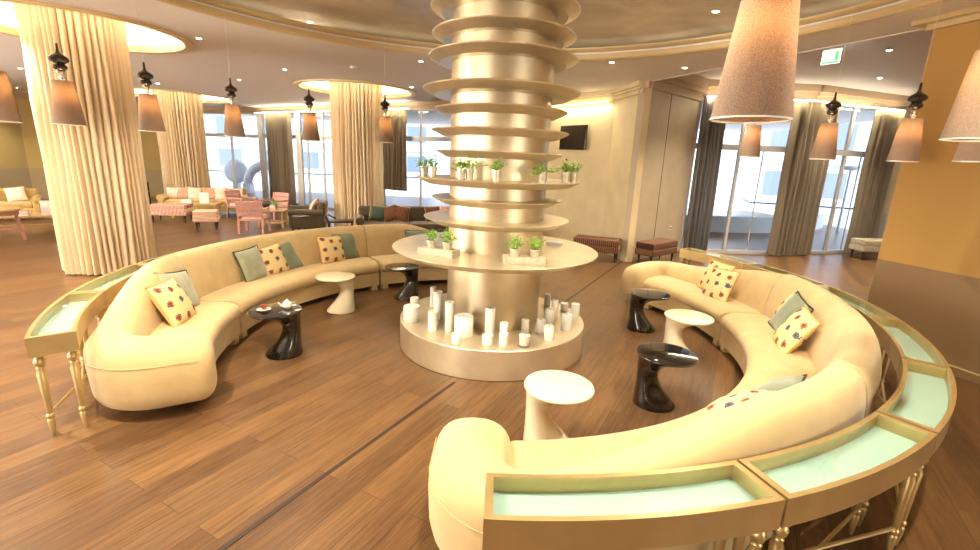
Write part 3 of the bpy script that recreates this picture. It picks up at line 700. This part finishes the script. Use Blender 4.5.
side_table(-2.23, 4.60, R(20), True, 'black gloss side table holding the teapot and tea cup')
side_table(-2.10, 6.10, R(20), False, 'cream gloss side table by the left sofa')
side_table(-1.33, 6.83, R(18), True, 'black gloss side table farthest back, next to the column shelf')
side_table(2.11, 5.88, R(172), True, 'black gloss side table near the far end of the right sofa')
side_table(2.26, 4.98, R(175), False, 'cream gloss side table between the two black ones at the right sofa')
side_table(1.61, 3.87, R(172), True, 'black gloss side table in front, with window glare on its top')
side_table(.55, 3.17, R(178), False, 'cream gloss side table in the foreground, beside the plinth')
# tea things
tp = thing('teapot', 'white china teapot on the black side table', 'teapot', (-2.13, 4.66, .5), R(200))
MB().lathe([(.038, 0), (.042, .006), (.06, .025), (.068, .05), (.06, .078), (.042, .094), (.034, .097)], 28).build('pot_body', m_china, tp)
MB().lathe([(.036, .097), (.03, .106), (.012, .113), (.008, .118), (.013, .126), (.009, .134), (.002, .137)], 20).build('lid', m_china, tp)
tp.scale = (.76,)*3
MB().tube([(.055, 0, .035), (.085, 0, .05), (.1, 0, .075), (.115, 0, .092)], [.017, .013, .01, .008], 10).build('spout', m_china, tp)
MB().tube([(-.055, 0, .08), (-.085, 0, .088), (-.105, 0, .066), (-.09, 0, .038), (-.06, 0, .028)], .006, 8).build('handle', m_china, tp)
sc = tag(MB().lathe([(.03, 0), (.035, .004), (.068, .012), (.07, .015), (.035, .009), (.002, .008)], 28, (-2.33, 4.56, .5)).build('saucer', m_china), 'white saucer under the glass of tea', 'saucer')
cp = thing('tea_glass', 'small glass of red tea on a white saucer', 'cup', (-2.33, 4.56, .5095), 0)
MB().lathe([(.02, 0), (.036, .03), (.04, .052), (.037, .052), (.033, .03), (.018, .006), (.001, .005)], 24).build('glass_cup', m_cup, cp)
MB().lathe([(.017, .007), (.0325, .03), (.036, .044), (.001, .044)], 24).build('tea', m_tea, cp)

# ------------------------------------------------------------------ cushions
def cushion_mesh(sz, th, seed):
    n = 16; rnd = random.Random(seed); top = []; bot = []
    for i in range(n+1):
        for j in range(n+1):
            u = -1+2*i/n; v = -1+2*j/n
            e = (max(0, 1-abs(u)**2.6)*max(0, 1-abs(v)**2.6))**.55
            pin = 1-.07*(1-abs(u)**2)*abs(v)**3; pin2 = 1-.07*(1-abs(v)**2)*abs(u)**3
            x = u*sz/2*pin2; y = v*sz/2*pin
            wr = .008*noise.noise(Vector((u*2+seed, v*2, seed)))
            top.append((x, y, e*th/2+wr*e)); bot.append((x, y, -e*th/2+wr*e))
    v = top+bot; f = []; N = (n+1)**2
    for i in range(n):
        for j in range(n):
            a = i*(n+1)+j; b = a+1; c = a+n+2; d = a+n+1
            f.append((a, d, c, b)); f.append((a+N, b+N, c+N, d+N))
    return v, f
def cushion(O, r, ang, zc, label, kind, lean=22, roll=0, yaw=0, sz=.44, th=.15, grp=None, seed=0):
    x, y = onring(O, r, ang)
    t = thing('cushion', label, 'cushion', (x, y, zc), 0, grp)
    # local z -> inward normal, leaning back
    inw = Vector((-cos(R(ang+yaw)), -sin(R(ang+yaw)), 0)); zax = (inw*cos(R(lean))+Vector((0, 0, 1))*sin(R(lean))).normalized()
    xax = Vector((0, 0, 1)).cross(zax).normalized(); yax = zax.cross(xax)
    rot = Matrix((xax, yax, zax)).transposed() @ Matrix.Rotation(R(roll), 3, 'Z'); t.rotation_euler = rot.to_euler()
    mt = {'floral': m_floral, 'green': m_green}.get(kind, kind); mb = MB(); v, f = cushion_mesh(sz, th, seed+1)
    me_ = mb.add(v, f).build('cushion_body', mt, t)
    bm = bmesh.new(); bm.from_mesh(me_.data); bmesh.ops.remove_doubles(bm, verts=bm.verts, dist=1e-5); bm.to_mesh(me_.data); bm.free()
    pp = []
    n = 16
    for a, b in (((-1, -1), (1, -1)), ((1, -1), (1, 1)), ((1, 1), (-1, 1)), ((-1, 1), (-1, -1))):
        for k in range(8):
            u = a[0]+(b[0]-a[0])*k/8; w = a[1]+(b[1]-a[1])*k/8
            pp.append((u*sz/2*(1-.07*(1-abs(w)**2)*abs(u)**3), w*sz/2*(1-.07*(1-abs(u)**2)*abs(w)**3), 0))
    MB().tube(pp, .009, 8, True).build('piping', m_green_pipe if kind in ('green', m_green_pale) else m_cord, t)
    return t
gl, gr = 'cushions on the left sofa', 'cushions on the right sofa'
cushion(OL, 3.14, 195, .64, 'floral cream cushion nearest the rounded arm of the left sofa', 'floral', 28, -2, -6, .46, .15, gl, 1)
cushion(OL, 3.24, 188.5, .65, 'pale sage cushion tucked behind the nearest floral one on the left sofa', m_green_pale, 24, -10, -8, .45, .15, gl, 2)
cushion(OL, 3.22, 165, .65, 'sage green cushion first of a trio on the left sofa', m_green_pale, 20, 2, 4, .45, .15, gl, 3)
cushion(OL, 3.22, 158.5, .64, 'floral cushion between two sage green ones', 'floral', 22, 6, 0, .43, .15, gl, 4)
cushion(OL, 3.26, 154.3, .63, 'sage green cushion last of the trio on the left sofa', 'green', 22, 10, 0, .45, .15, gl, 5)
cushion(OL, 3.20, 140.6, .65, 'floral cushion in front of a sage one, toward the back of the left sofa', 'floral', 20, -4, 6, .45, .15, gl, 6)
cushion(OL, 3.28, 135.8, .67, 'sage cushion overlapped by a floral one, toward the back of the left sofa', 'green', 20, -2, 4, .45, .15, gl, 7)
cushion(OL, 3.22, 113, .66, 'sage cushion peeking out beside the table shelf', 'green', 22, 0, 0, .45, .15, gl, 8)
cushion(OR, 3.26, 15.5, .67, 'floral cushion half covered by another, on the far right sofa end', 'floral', 22, -2, 0, .45, .14, gr, 9)
cushion(OR, 3.12, 10.8, .63, 'floral cushion in front of another floral one on the far right sofa end', 'floral', 24, 4, 4, .46, .15, gr, 10)
cushion(OR, 3.36, -9.5, .66, 'floral cushion behind the sage one on the right sofa', 'floral', 22, -12, 4, .44, .14, gr, 11)
cushion(OR, 3.26, -13, .65, 'sage green cushion sandwiched between two floral ones on the right sofa', 'green', 26, -10, 4, .45, .14, gr, 12)
cushion(OR, 3.18, -21, .63, 'floral cushion in front of the sage one on the right sofa', 'floral', 30, -6, 6, .46, .15, gr, 13)
cushion(OR, 3.10, -46, .53, 'sage cushion mostly hidden behind the foreground backrest', 'green', 50, 12, 0, .44, .14, gr, 14)
cushion(OR, 3.02, -53.5, .52, 'floral cushion just showing above the foreground backrest', 'floral', 56, 10, 0, .45, .15, gr, 15)

# ------------------------------------------------------------------ pendant lamps
def pendant():
    t = thing('pendant_lamp', '', 'lamp', (0, 0, 0), 0, 'pendant lamps with linen shades')
    h, w0, w1 = .41, .13, .085
    sp = [(w0, 0), (w1, h), (w1-.004, h), (w0-.004, 0), (w0, 0)]
    MB().lathe(sp, 40, caps=False).build('lamp_shade', m_shade, t)
    MB().lathe([(w0+.001, 0), (w0+.001, .006), (w0-.006, .006), (w0-.006, 0), (w0+.001, 0)], 40, caps=False).build('shade_rim', m_white_paint, t)
    MB().lathe([(.016, h-.08), (.016, h+.02), (.03, h+.025), (.03, h+.035), (.014, h+.04), (.022, h+.065), (.034, h+.075), (.036, h+.085), (.02, h+.1)], 20).build('chrome_neck', m_chrome, t)
    fin = [(.02, .095), (.05, .11), (.062, .13), (.058, .15), (.042, .165), (.05, .175), (.075, .19), (.085, .21), (.08, .23), (.05, .255), (.022, .275), (.014, .30), (.011, .365), (.004, .375)]
    MB().lathe([(q*.95, h+.09+(z-.095)*.9) for q, z in fin], 28).build('black_finial', m_blackball, t)
    b = MB().lathe([(.012, h-.16), (.03, h-.13), (.036, h-.1), (.014, h-.07)], 16).build('bulb', m_bulb, t)
    MB().tube([(0, 0, h+.335), (0, 0, 3)], .0014, 6).build('cord', m_white_paint, t)
    return t
PX = [(-4.26, 4.15, 2.27, 'pendant lamp cut off by the left edge of the photo'), (-4.23, 4.78, 2.287, 'pendant lamp hanging in front of the big draped column'), (-4.0, 5.6, 2.285, 'pendant lamp just right of the big draped column'),
      (-3.56, 6.56, 2.292, 'pendant lamp in front of the far left window'), (-2.84, 7.4, 2.302, 'pendant lamp by the taupe curtain behind the olive armchair'), (-1.83, 8.0, 2.338, 'pendant lamp at the right of the draped column behind the brown sofa'),
      (.90, 1.74, 2.289, 'big close pendant lamp cut off by the top edge'), (3.46, 6.55, 2.31, 'small pendant lamp partly below the big close shade'), (3.88, 5.7, 2.29, 'pendant lamp in front of the right glass doors'), (4.13, 4.88, 2.275, 'pendant lamp overlapping the edge of the ochre pillar'),
      (2.36, 2.4, 2.308, 'large close pendant lamp at the right edge of the photo'), (4.2, 4.24, 2.276, 'pendant lamp before the ochre pillar, half hidden by the large right shade')]
P0 = pendant()
for i, (x, y, z, lb) in enumerate(PX):
    o = P0 if i == 0 else copy_tree(P0)
    o.location = (x, y, z-.012); o['label'] = lb
    top = ZI if hypot(x-RC[0], y-RC[1]) < RR-.12 else ZC
    cord = [k for k in o.children if k.name.startswith('cord')][0]
    if i: cord.data = cord.data.copy()
    for v in cord.data.vertices:
        if v.co.z > 1: v.co.z = top-z+.012
    light('bulb_light', 'POINT', (0, 0, .3), 34, (1, .92, .8), parent=o, shadow_soft_size=.03)

# ------------------------------------------------------------------ ceiling downlights, detectors, exit sign
DL = [(-7.3, 7.15, 'downlight by the recess over the nearest draped column, outer of three'), (-7.75, 7.75, 'downlight by the recess over the nearest draped column, innermost of three'), (-7.0, 7.0, 'downlight by the recess over the nearest draped column, corner one'),
      (-4.9, 8.2, 'ceiling downlight between moulding and big draped column'), (-16.2, 16.5, 'far ceiling downlight over the far left seating'), (-4.65, 10.8, 'small ceiling downlight left of the middle draped column recess'),
      (-1.45, 9.3, 'ceiling downlight close to the column on the left')]
def downlight(x, y, z, lb, p=0, sx=.055, cone=95):
    t = thing('downlight', lb, 'light', (x, y, z), 0, 'recessed ceiling downlights')
    MB().lathe([(sx, 0), (sx, -.008), (sx*.75, -.008), (sx*.7, 0)], 20).build('trim_ring', m_white_paint, t)
    MB().lathe([(sx*.72, -.001), (sx*.7, -.004), (.002, -.004)], 20).build('lamp_lens', m_spot, t)
    if p: light('downlight_beam', 'SPOT', (0, 0, -.03), p, (1, .88, .69), (0, 0, 0), t, spot_size=R(cone), spot_blend=.8, shadow_soft_size=.06)
for x, y, lb in DL: downlight(x, y, ZC, lb, 110)
for x, y, lb in ((-11.8, 12.2, 'added far downlight over the small sofa at the left edge'), (-9.6, 13.9, 'added far downlight over the pink ticking ottoman'), (-6.6, 12.6, 'added far downlight over the pink armchairs'), (-2.2, 12.6, 'added far downlight over the brown sofa'), (-14.5, 17.6, 'added far downlight by the olive wall')): downlight(x, y, ZC, lb, 95)  # added lamps that brighten the far lounge
downlight(-2.96, 7.9, ZI, 'downlight in the silver inner ceiling at the left', 60)
downlight(1.95, 8.7, ZC, 'small downlight in the soffit before the television wall', 110)
downlight(3.3, 8.9, ZC, 'small added downlight in the soffit before the taupe panelled wall', 110)  # added lamp to lighten the panelled wall
downlight(2.75, 6.6, ZI, 'downlight in the silver inner ceiling at the right', 110)
downlight(8.3, 10.9, ZR, 'bright downlight in the grey ceiling by the right glass doors', 260, cone=120)
downlight(6.6, 8.6, ZR, 'downlight in the grey ceiling close to the ochre pillar', 220, cone=120)
for x, y, lb, p, cone in [(-2.5, 2.3, 'unseen downlight above the foreground floor, left', 420, 130), (2.2, 1.9, 'unseen downlight above the foreground console', 230, 140), (-2.6, 5.4, 'unseen downlight above the left sofa', 110, 100), (2.4, 5.0, 'unseen downlight above the right sofa', 160, 120), (0.2, 2.4, 'unseen downlight above the foreground side table', 210, 125)]:
    downlight(x, y, ZI, lb, p, cone=cone)  # unseen lamps above the frame, set to light foreground and candles
downlight(-5.3, 3.4, ZC, 'added downlight over the floor beside the gold console with full legs', 420, cone=110)  # added lamp to brighten the floor at the left
downlight(-5.6, 6.0, ZC, 'added downlight in the soffit in front of the big draped column', 260, cone=110)  # second added lamp for the left floor
downlight(5.3, 9.7, ZR, 'added downlight in the grey ceiling near the panelled wall', 280, cone=120)  # added lamp to lift the slate curtain
sd = thing('smoke_detector', 'white smoke detector on the ceiling before the middle draped column', 'detector', (-2.95, 10.1, ZC))
MB().lathe([(.07, 0), (.07, -.02), (.045, -.05), (.002, -.055)], 20).build('housing', m_white_paint, sd)
EXS = .72
ex = thing('exit_sign', 'green and white running man exit sign hanging from the right ceiling', 'sign', (5.55, 8.45, 3.92), R(-62))
MB().box((0, 0, .33), (.40, .05, .05), bev=.008).build('housing', m_white_paint, ex)
MB().box((0, 0, .14), (.40, .012, .30), bev=.003).build('sign_panel', m_exit_w, ex)
g = MB()
yb = -.009
g.box((0, yb, .02), (.36, .004, .045)); g.box((.12, yb, .15), (.075, .004, .2)); g.ico((-.035, yb, .235), .022, 2, (1, .15, 1))
for a, b, w in (((-.05, .2), (-.075, .12), .035), ((-.055, .195), (.0, .155), .018), ((-.06, .195), (-.115, .17), .018), ((-.075, .12), (-.02, .08), .022), ((-.02, .08), (-.03, .045), .02), ((-.075, .12), (-.12, .07), .022), ((-.12, .07), (-.155, .075), .02)):
    g.bar((a[0], yb, a[1]), (b[0], yb, b[1]), .005, w) if False else g.bar((a[0], yb, a[1]), (b[0], yb, b[1]), w, .004)
g.build('running_man_symbol', m_exit, ex, False)
MB().bar((-.12, 0, .35), (-.12, 0, (ZR-3.92)/EXS), .012).bar((.12, 0, .35), (.12, 0, (ZR-3.92)/EXS), .012).build('hanger', m_white_paint, ex, False)
ex.scale = (EXS,)*3

# ------------------------------------------------------------------ television, sockets
tvd = Vector((TV1[0]-TV0[0], TV1[1]-TV0[1])).normalized(); tvn = Vector((-tvd.y, tvd.x))*-1
tvc = Vector(TV0)+tvd*1.02+tvn*.12
tv = thing('television', 'flat black television mounted high on the cream wall', 'television', (tvc.x, tvc.y, 2.78), atan2(tvd.y, tvd.x))
MB().box((0, 0, 0), (.92, .06, .62), bev=.01).build('case', m_black, tv); MB().box((0, -.032, .015), (.86, .004, .54)).build('screen', m_screen, tv, False); MB().box((0, .07, 0), (.2, .1, .2)).build('wall_bracket', m_dark, tv, False)
wl = thing('wall_wash_light', 'warm light strip tucked under the cornice above the television', 'light', tuple(Vector(TV0)+tvd*1.1+tvn*.1)+(3.6,), atan2(tvd.y, tvd.x))
MB().box((0, 0, 0), (1.9, .03, .02)).build('strip', emis('wash_strip', (255, 230, 180), 4), wl, False)
light('wash', 'AREA', (0, 0, -.03), 10, (1, .88, .6), (R(-8), 0, 0), wl, shape='RECTANGLE', size=1.9, size_y=.03)
def socket(label, x, y, z, rz):
    t = thing('wall_socket', label, 'socket', (x, y, z), rz); MB().box((0, 0, 0), (.1, .02, .1), bev=.005).build('plate', m_white_paint, t); MB().lathe([(.03, 0), (.03, .004), (.001, .004)], 16).build('insert', m_dark, t).matrix_local = Matrix.Translation((0, -.011, 0)) @ Matrix.Rotation(R(90), 4, 'X')
sx = Vector(PIL)+pd*1.85; nn = Vector((pd.y, -pd.x))*.012
socket('white wall socket on the panelled wall above the striped bench', sx.x+nn.x, sx.y+nn.y, .66, atan2(pd.y, pd.x))

# ------------------------------------------------------------------ lounge furniture in the background
def sofa(name, label, loc, rz, wd, dp, mat, zs=.42, zb=.8, cat='sofa', ncush=2):
    """front faces local -y"""
    t = thing(name, label, cat, loc, rz); aw = .17
    MB().box((0, .02, .21), (wd-.06, dp-.08, .22), bev=.03).build('base', mat, t)
    sw = (wd-2*aw)/ncush
    for k in range(ncush): MB().box((-wd/2+aw+sw*(k+.5), -.06, .39), (sw-.01, dp-.26, .15), bev=.045).build('seat_cushion', mat, t)
    MB().box((0, dp/2-.13, .52), (wd-.1, .22, zb-.26), bev=.08, rx=R(-8)).build('backrest', mat, t)
    for s_ in (-1, 1):
        a = MB().box((s_*(wd/2-aw/2), -.02, .33), (aw*.9, dp-.06, .42), bev=.04)
        rr = [(s_*(wd/2-aw/2)+.1*cos(2*pi*k/20), 0, .53+.1*sin(2*pi*k/20)) for k in range(20)]
        a.loft([[(p[0], -dp/2+.01, p[2]) for p in rr], [(p[0], dp/2-.06, p[2]) for p in rr]]); a.build('armrest', mat, t)
    for sx_ in (-1, 1):
        for sy in (-1, 1): MB().lathe([(.018, 0), (.028, .11)], 12, (sx_*(wd/2-.1), sy*(dp/2-.1), 0)).build('leg', m_dark, t)
    return t
def loose(parent_loc, rz, items, zc, dp, grp, mats, labels, sz=.42):
    for i, (u, lean, roll) in enumerate(items):
        x = parent_loc[0]+u*cos(rz)-(dp/2-.34)*sin(rz); y = parent_loc[1]+u*sin(rz)+(dp/2-.34)*cos(rz)
        # reuse cushion(): angle pointing backwards from the seat
        cushion((x, y), 0.0, math.degrees(rz)+90, zc, labels[i], mats[i], lean, roll, 0, sz, .15, grp, 40+i)
ys = (-9.65, 15.6, 0); yr = R(16)
sofa('long_sofa', 'long golden yellow sofa with pink cushions by the far left window', ys, yr, 2.5, .9, m_yellow, ncush=3, zb=.86)
loose(ys, yr, [(-.95, 20, 0), (-.68, 26, 12), (-.35, 20, -6), (.12, 24, 8), (.45, 20, 0), (.72, 24, -10), (.95, 22, 6)], .64, .9, 'cushions on the yellow sofa',
      [m_pinkseat, m_peach, m_pinkseat, m_peach, m_pinkseat, m_peach, m_pinkseat],
      ['pale pink cushion at the left end of the yellow sofa', 'peach patterned cushion second from the left on the yellow sofa', 'pale pink cushion third from the left on the yellow sofa', 'peach patterned cushion in the middle of the yellow sofa',
       'pale pink cushion right of the middle of the yellow sofa', 'peach patterned cushion second from the right on the yellow sofa', 'pale pink cushion at the right end of the yellow sofa'])
bs = (-2.15, 12.1, 0); brz = R(16)
sofa('brown_sofa', 'brown velvet sofa with striped pillows behind the cream sofa', bs, brz, 2.7, .95, m_brown, ncush=2, zb=.9)
loose(bs, brz, [(-.82, 22, -8), (-.5, 26, 18), (-.22, 22, -10), (.62, 22, 4), (.98, 22, -4)], .66, .95, 'pillows on the brown sofa', [m_green_pipe, m_rust, m_rust, m_rust, m_peach],
      ['dark green pillow at the left end of the brown sofa', 'rust striped pillow tilted on the dark green one', 'rust striped pillow left of the middle of the brown sofa', 'rust striped pillow on the right half of the brown sofa', 'peach pillow at the right end of the brown sofa'])
os_ = (-5.15, 13.0, 0); orz = R(-75)
sofa('olive_armchair', 'olive velvet armchair seen from its side, with pale cushions', os_, orz, 1.15, .95, m_olive, ncush=1, zb=.88, cat='armchair')
loose(os_, orz, [(-.18, 30, 14), (.2, 26, -12)], .68, .95, 'cushions on the olive armchair', [m_peach, m_pinkseat], ['peach patterned cushion on the olive armchair', 'pale pink cushion on the olive armchair'])
ls = (-13.6, 12.6, 0); lrz = R(40)
sofa('small_sofa', 'olive yellow sofa at the left edge of the photo', ls, lrz, 1.9, .9, m_yellow, ncush=2, zb=.84)
loose(ls, lrz, [(.45, 24, 8), (-.2, 24, 0)], .66, .9, 'cushions on the left edge sofa', [m_pinkseat, m_peach], ['pink cushion on the small sofa at the left edge', 'peach cushion on the small sofa at the left edge'])

def ottoman(name, label, loc, rz, wd, dp, h, mat, layers=3, cat='ottoman', grp=None):
    t = thing(name, label, cat, loc, rz, grp); z0 = h*.42; lh = (h-z0)/layers
    for k in range(layers): MB().box((0, 0, z0+lh*(k+.5)), (wd*(1-.03*k), dp*(1-.03*k), lh*1.02), bev=min(.03, lh*.3)).build('upholstered_layer', mat, t)
    for sx_ in (-1, 1):
        for sy in (-1, 1): MB().lathe([(.014, 0), (.018, z0*.3), (.032, z0+.01)], 12, (sx_*(wd/2-.08), sy*(dp/2-.08), 0)).build('leg', m_dark, t)
ottoman('ottoman', 'wide pink ticking ottoman in front of the yellow sofa', (-9.3, 13.4, 0), R(12), .98, .62, .52, m_ott, 3)
ottoman('footstool', 'small pale layered footstool beside the pink armchair', (-7.75, 12.5, 0), R(25), .6, .55, .50, m_ott2, 3)
ottoman('bench', 'brown checked bench under the television wall', (2.42, 10.5, 0), R(-22), 1.05, .5, .5, m_bench, 2, 'bench')
ottoman('bench', 'brown striped bench against the taupe panelled wall', (3.77, 10.43, 0), R(42), 1.1, .46, .5, m_bench, 2, 'bench')
ottoman('patterned_bench', 'cream and brown patterned bench beside the ochre pillar', (10.05, 12.1, 0), R(5), 1.0, .48, .52, m_bench_w, 2, 'bench')

def armchair(label, loc, rz):
    """front faces local -y"""
    t = thing('wooden_armchair', label, 'armchair', loc, rz, 'pink painted wooden armchairs')
    for sx_ in (-1, 1):
        MB().bar((sx_*.29, -.28, 0), (sx_*.29, -.27, .62), .05).build('front_leg', m_pink, t)
        MB().bar((sx_*.29, .33, 0), (sx_*.29, .26, .40), .05).bar((sx_*.29, .26, .39), (sx_*.29, .36, .84), .05).build('rear_leg', m_pink, t)
        MB().box((sx_*.29, .0, .635), (.075, .68, .035), bev=.008).build('armrest', m_pink, t)
    MB().box((0, -.01, .36), (.6, .58, .06), bev=.01).build('seat_frame', m_pink, t)
    MB().box((0, -.02, .42), (.52, .54, .09), bev=.03).build('seat_cushion', m_pinkseat, t)
    b = MB()
    for z, h_ in ((.52, .12), (.665, .13), (.80, .12)): b.box((0, .27+(z-.39)*.22, z), (.6, .03, h_), bev=.008, rx=R(-12))
    b.build('back_slats', m_pink, t)
armchair('pink wooden armchair with its slatted back to the camera', (-6.3, 12.2, 0), R(190))
armchair('pink wooden armchair facing the camera by the taupe curtain', (-6.85, 14.5, 0), R(-20))
armchair('pink wooden armchair side-on next to the yellow sofa', (-8.05, 14.9, 0), R(75))

def low_table(name, label, loc, rz, wd, dp, h, mat, legs='x'):
    t = thing(name, label, 'table', loc, rz)
    MB().box((0, 0, h-.02), (wd, dp, .04), bev=.006).build('tabletop', mat, t)
    for sx_ in (-1, 1):
        if legs == 'x':
            x = sx_*(wd/2-.14)
            MB().bar((x, -dp/2+.05, 0), (x, dp/2-.08, h-.03), .04).build('leg', mat, t); MB().bar((x+.04, dp/2-.05, 0), (x+.04, -dp/2+.08, h-.03), .04).build('leg', mat, t)
        else:
            for sy in (-1, 1): MB().bar((sx_*(wd/2-.06), sy*(dp/2-.06), 0), (sx_*(wd/2-.06), sy*(dp/2-.06), h-.03), .045).build('leg', mat, t)
    if legs != 'x': MB().box((0, 0, .14), (wd-.1, dp-.1, .03)).build('lower_shelf', mat, t, False)
    else: MB().bar((-wd/2+.14, 0, h*.5), (wd/2-.14, 0, h*.5), .035).build('stretcher', mat, t)
low_table('coffee_table', 'dark coffee table with a lower shelf in front of the yellow sofa', (-9.3, 14.55, 0), R(14), 1.3, .6, .45, m_oak, 'box')
low_table('trestle_table', 'pale oak trestle coffee table beside the big draped column', (-10.9, 10.55, 0), R(35), 1.6, .7, .45, m_oak, 'x')
low_table('oak_side_table', 'small oak table with flowers between the pink armchairs', (-6.35, 13.35, 0), R(10), .75, .6, .5, m_oak, 'box')
def card(label, loc, rz, w, h):
    t = thing('table_card', label, 'sign', loc, rz); MB().box((0, 0, h/2), (w, .012, h), bev=.002, rx=R(-8)).build('panel', m_white_paint, t); MB().box((0, .02, .008), (w*.8, .07, .016)).build('foot', m_white_paint, t, False)
card('white upright card on the dark coffee table before the yellow sofa', (-9.0, 14.5, .45), R(20), .26, .34)
card('white upright card on the trestle table by the draped column', (-10.35, 10.75, .45), R(35), .26, .34)
for lb, loc, rz in (('small white box lying on the trestle table', (-10.75, 10.5, .45), R(30)), ('small pale box lying on the dark coffee table', (-9.55, 14.5, .45), R(14))):
    t = thing('small_box', lb, 'box', loc, rz); MB().box((0, 0, .05), (.28, .16, .1), bev=.006).build('box_body', m_white_paint, t); MB().box((0, 0, .104), (.286, .166, .02), bev=.004).build('lid', m_china, t)
plant('flower_pot', 'yellow-green flowers in a pot on the small oak table', (-6.2, 13.25, .5), .07, .13, 40, .24, 91, None, .2)
bw = thing('wire_bowl', 'dark wire bowl on the small oak table', 'bowl', (-6.6, 13.5, .5))
MB().lathe([(.05, 0), (.09, .05), (.13, .12), (.125, .12), (.085, .055), (.05, .012)], 20, caps=True).build('bowl_body', m_dark, bw)
st = thing('round_side_table', 'small dark round side table beside the olive armchair', 'table', (-5.0, 12.05, 0))
MB().lathe([(.2, .48), (.22, .49), (.22, .51), (.002, .512)], 32).build('tabletop', m_dark, st)
for k in range(3): a = 2*pi*k/3+.4; MB().tube([(.03*cos(a), .03*sin(a), .48), (.05*cos(a), .05*sin(a), .25), (.19*cos(a), .19*sin(a), .0)], .013, 8).build('leg', m_dark, st)
bt = thing('black_end_table', 'black end table at the left arm of the brown sofa', 'table', (-3.78, 11.5, 0), R(16))
MB().box((0, 0, .50), (.62, .5, .04), bev=.006).build('tabletop', m_dark, bt)
for sx_ in (-1, 1):
    for sy in (-1, 1): MB().bar((sx_*.27, sy*.21, 0), (sx_*.27, sy*.21, .49), .035).build('leg', m_dark, bt)
MB().tube([(-.27, -.2, .5), (-.33, -.2, .62), (-.28, -.2, .68), (-.1, -.2, .58)], .018, 8).build('curled_arm', m_dark, bt)
# round pink stool-table and chair at the left edge
ps = thing('round_table', 'round oak-topped table with pink legs at the left edge of the photo', 'table', (-10.6, 9.75, 0))
MB().lathe([(.44, .64), (.46, .655), (.46, .68), (.45, .69), (.002, .69)], 40).build('tabletop', m_oak, ps)
MB().lathe([(.36, .56), (.4, .56), (.4, .64), (.36, .64), (.36, .56)], 32, caps=False).build('apron', m_pink, ps)
for k in range(4): a = pi/4+k*pi/2; MB().bar((.33*cos(a), .33*sin(a), .63), (.42*cos(a), .42*sin(a), 0), .06).build('leg', m_pink, ps)
MB().bar((-.28, -.28, .25), (.28, .28, .25), .035).bar((-.28, .28, .25), (.28, -.28, .25), .035).build('stretcher', m_pink, ps)
dc = thing('dark_armchair', 'dark wooden armchair left of the yellow sofa', 'armchair', (-11.6, 15.2, 0), R(30))
for sx_ in (-1, 1):
    MB().bar((sx_*.27, -.25, 0), (sx_*.27, -.25, .65), .05).build('front_leg', m_dark, dc); MB().bar((sx_*.27, .25, 0), (sx_*.27, .32, .95), .05).build('rear_leg', m_dark, dc); MB().box((sx_*.27, 0, .66), (.06, .58, .04), bev=.008).build('armrest', m_dark, dc)
MB().box((0, 0, .42), (.54, .52, .1), bev=.03).build('seat', m_olive, dc); MB().box((0, .3, .85), (.54, .04, .16), bev=.01).box((0, .28, .65), (.54, .03, .08), bev=.01).build('back_rails', m_dark, dc)
# low table with magazines behind the cream sofa, left of the column
mt_ = thing('magazine_table', 'low dark table behind the cream sofa near the metal column', 'table', (-1.55, 10.3, 0), R(10))
MB().box((0, 0, .44), (.8, .5, .04), bev=.005).build('tabletop', m_dark, mt_)
for sx_ in (-1, 1):
    for sy in (-1, 1): MB().bar((sx_*.35, sy*.2, 0), (sx_*.35, sy*.2, .43), .04).build('leg', m_dark, mt_)
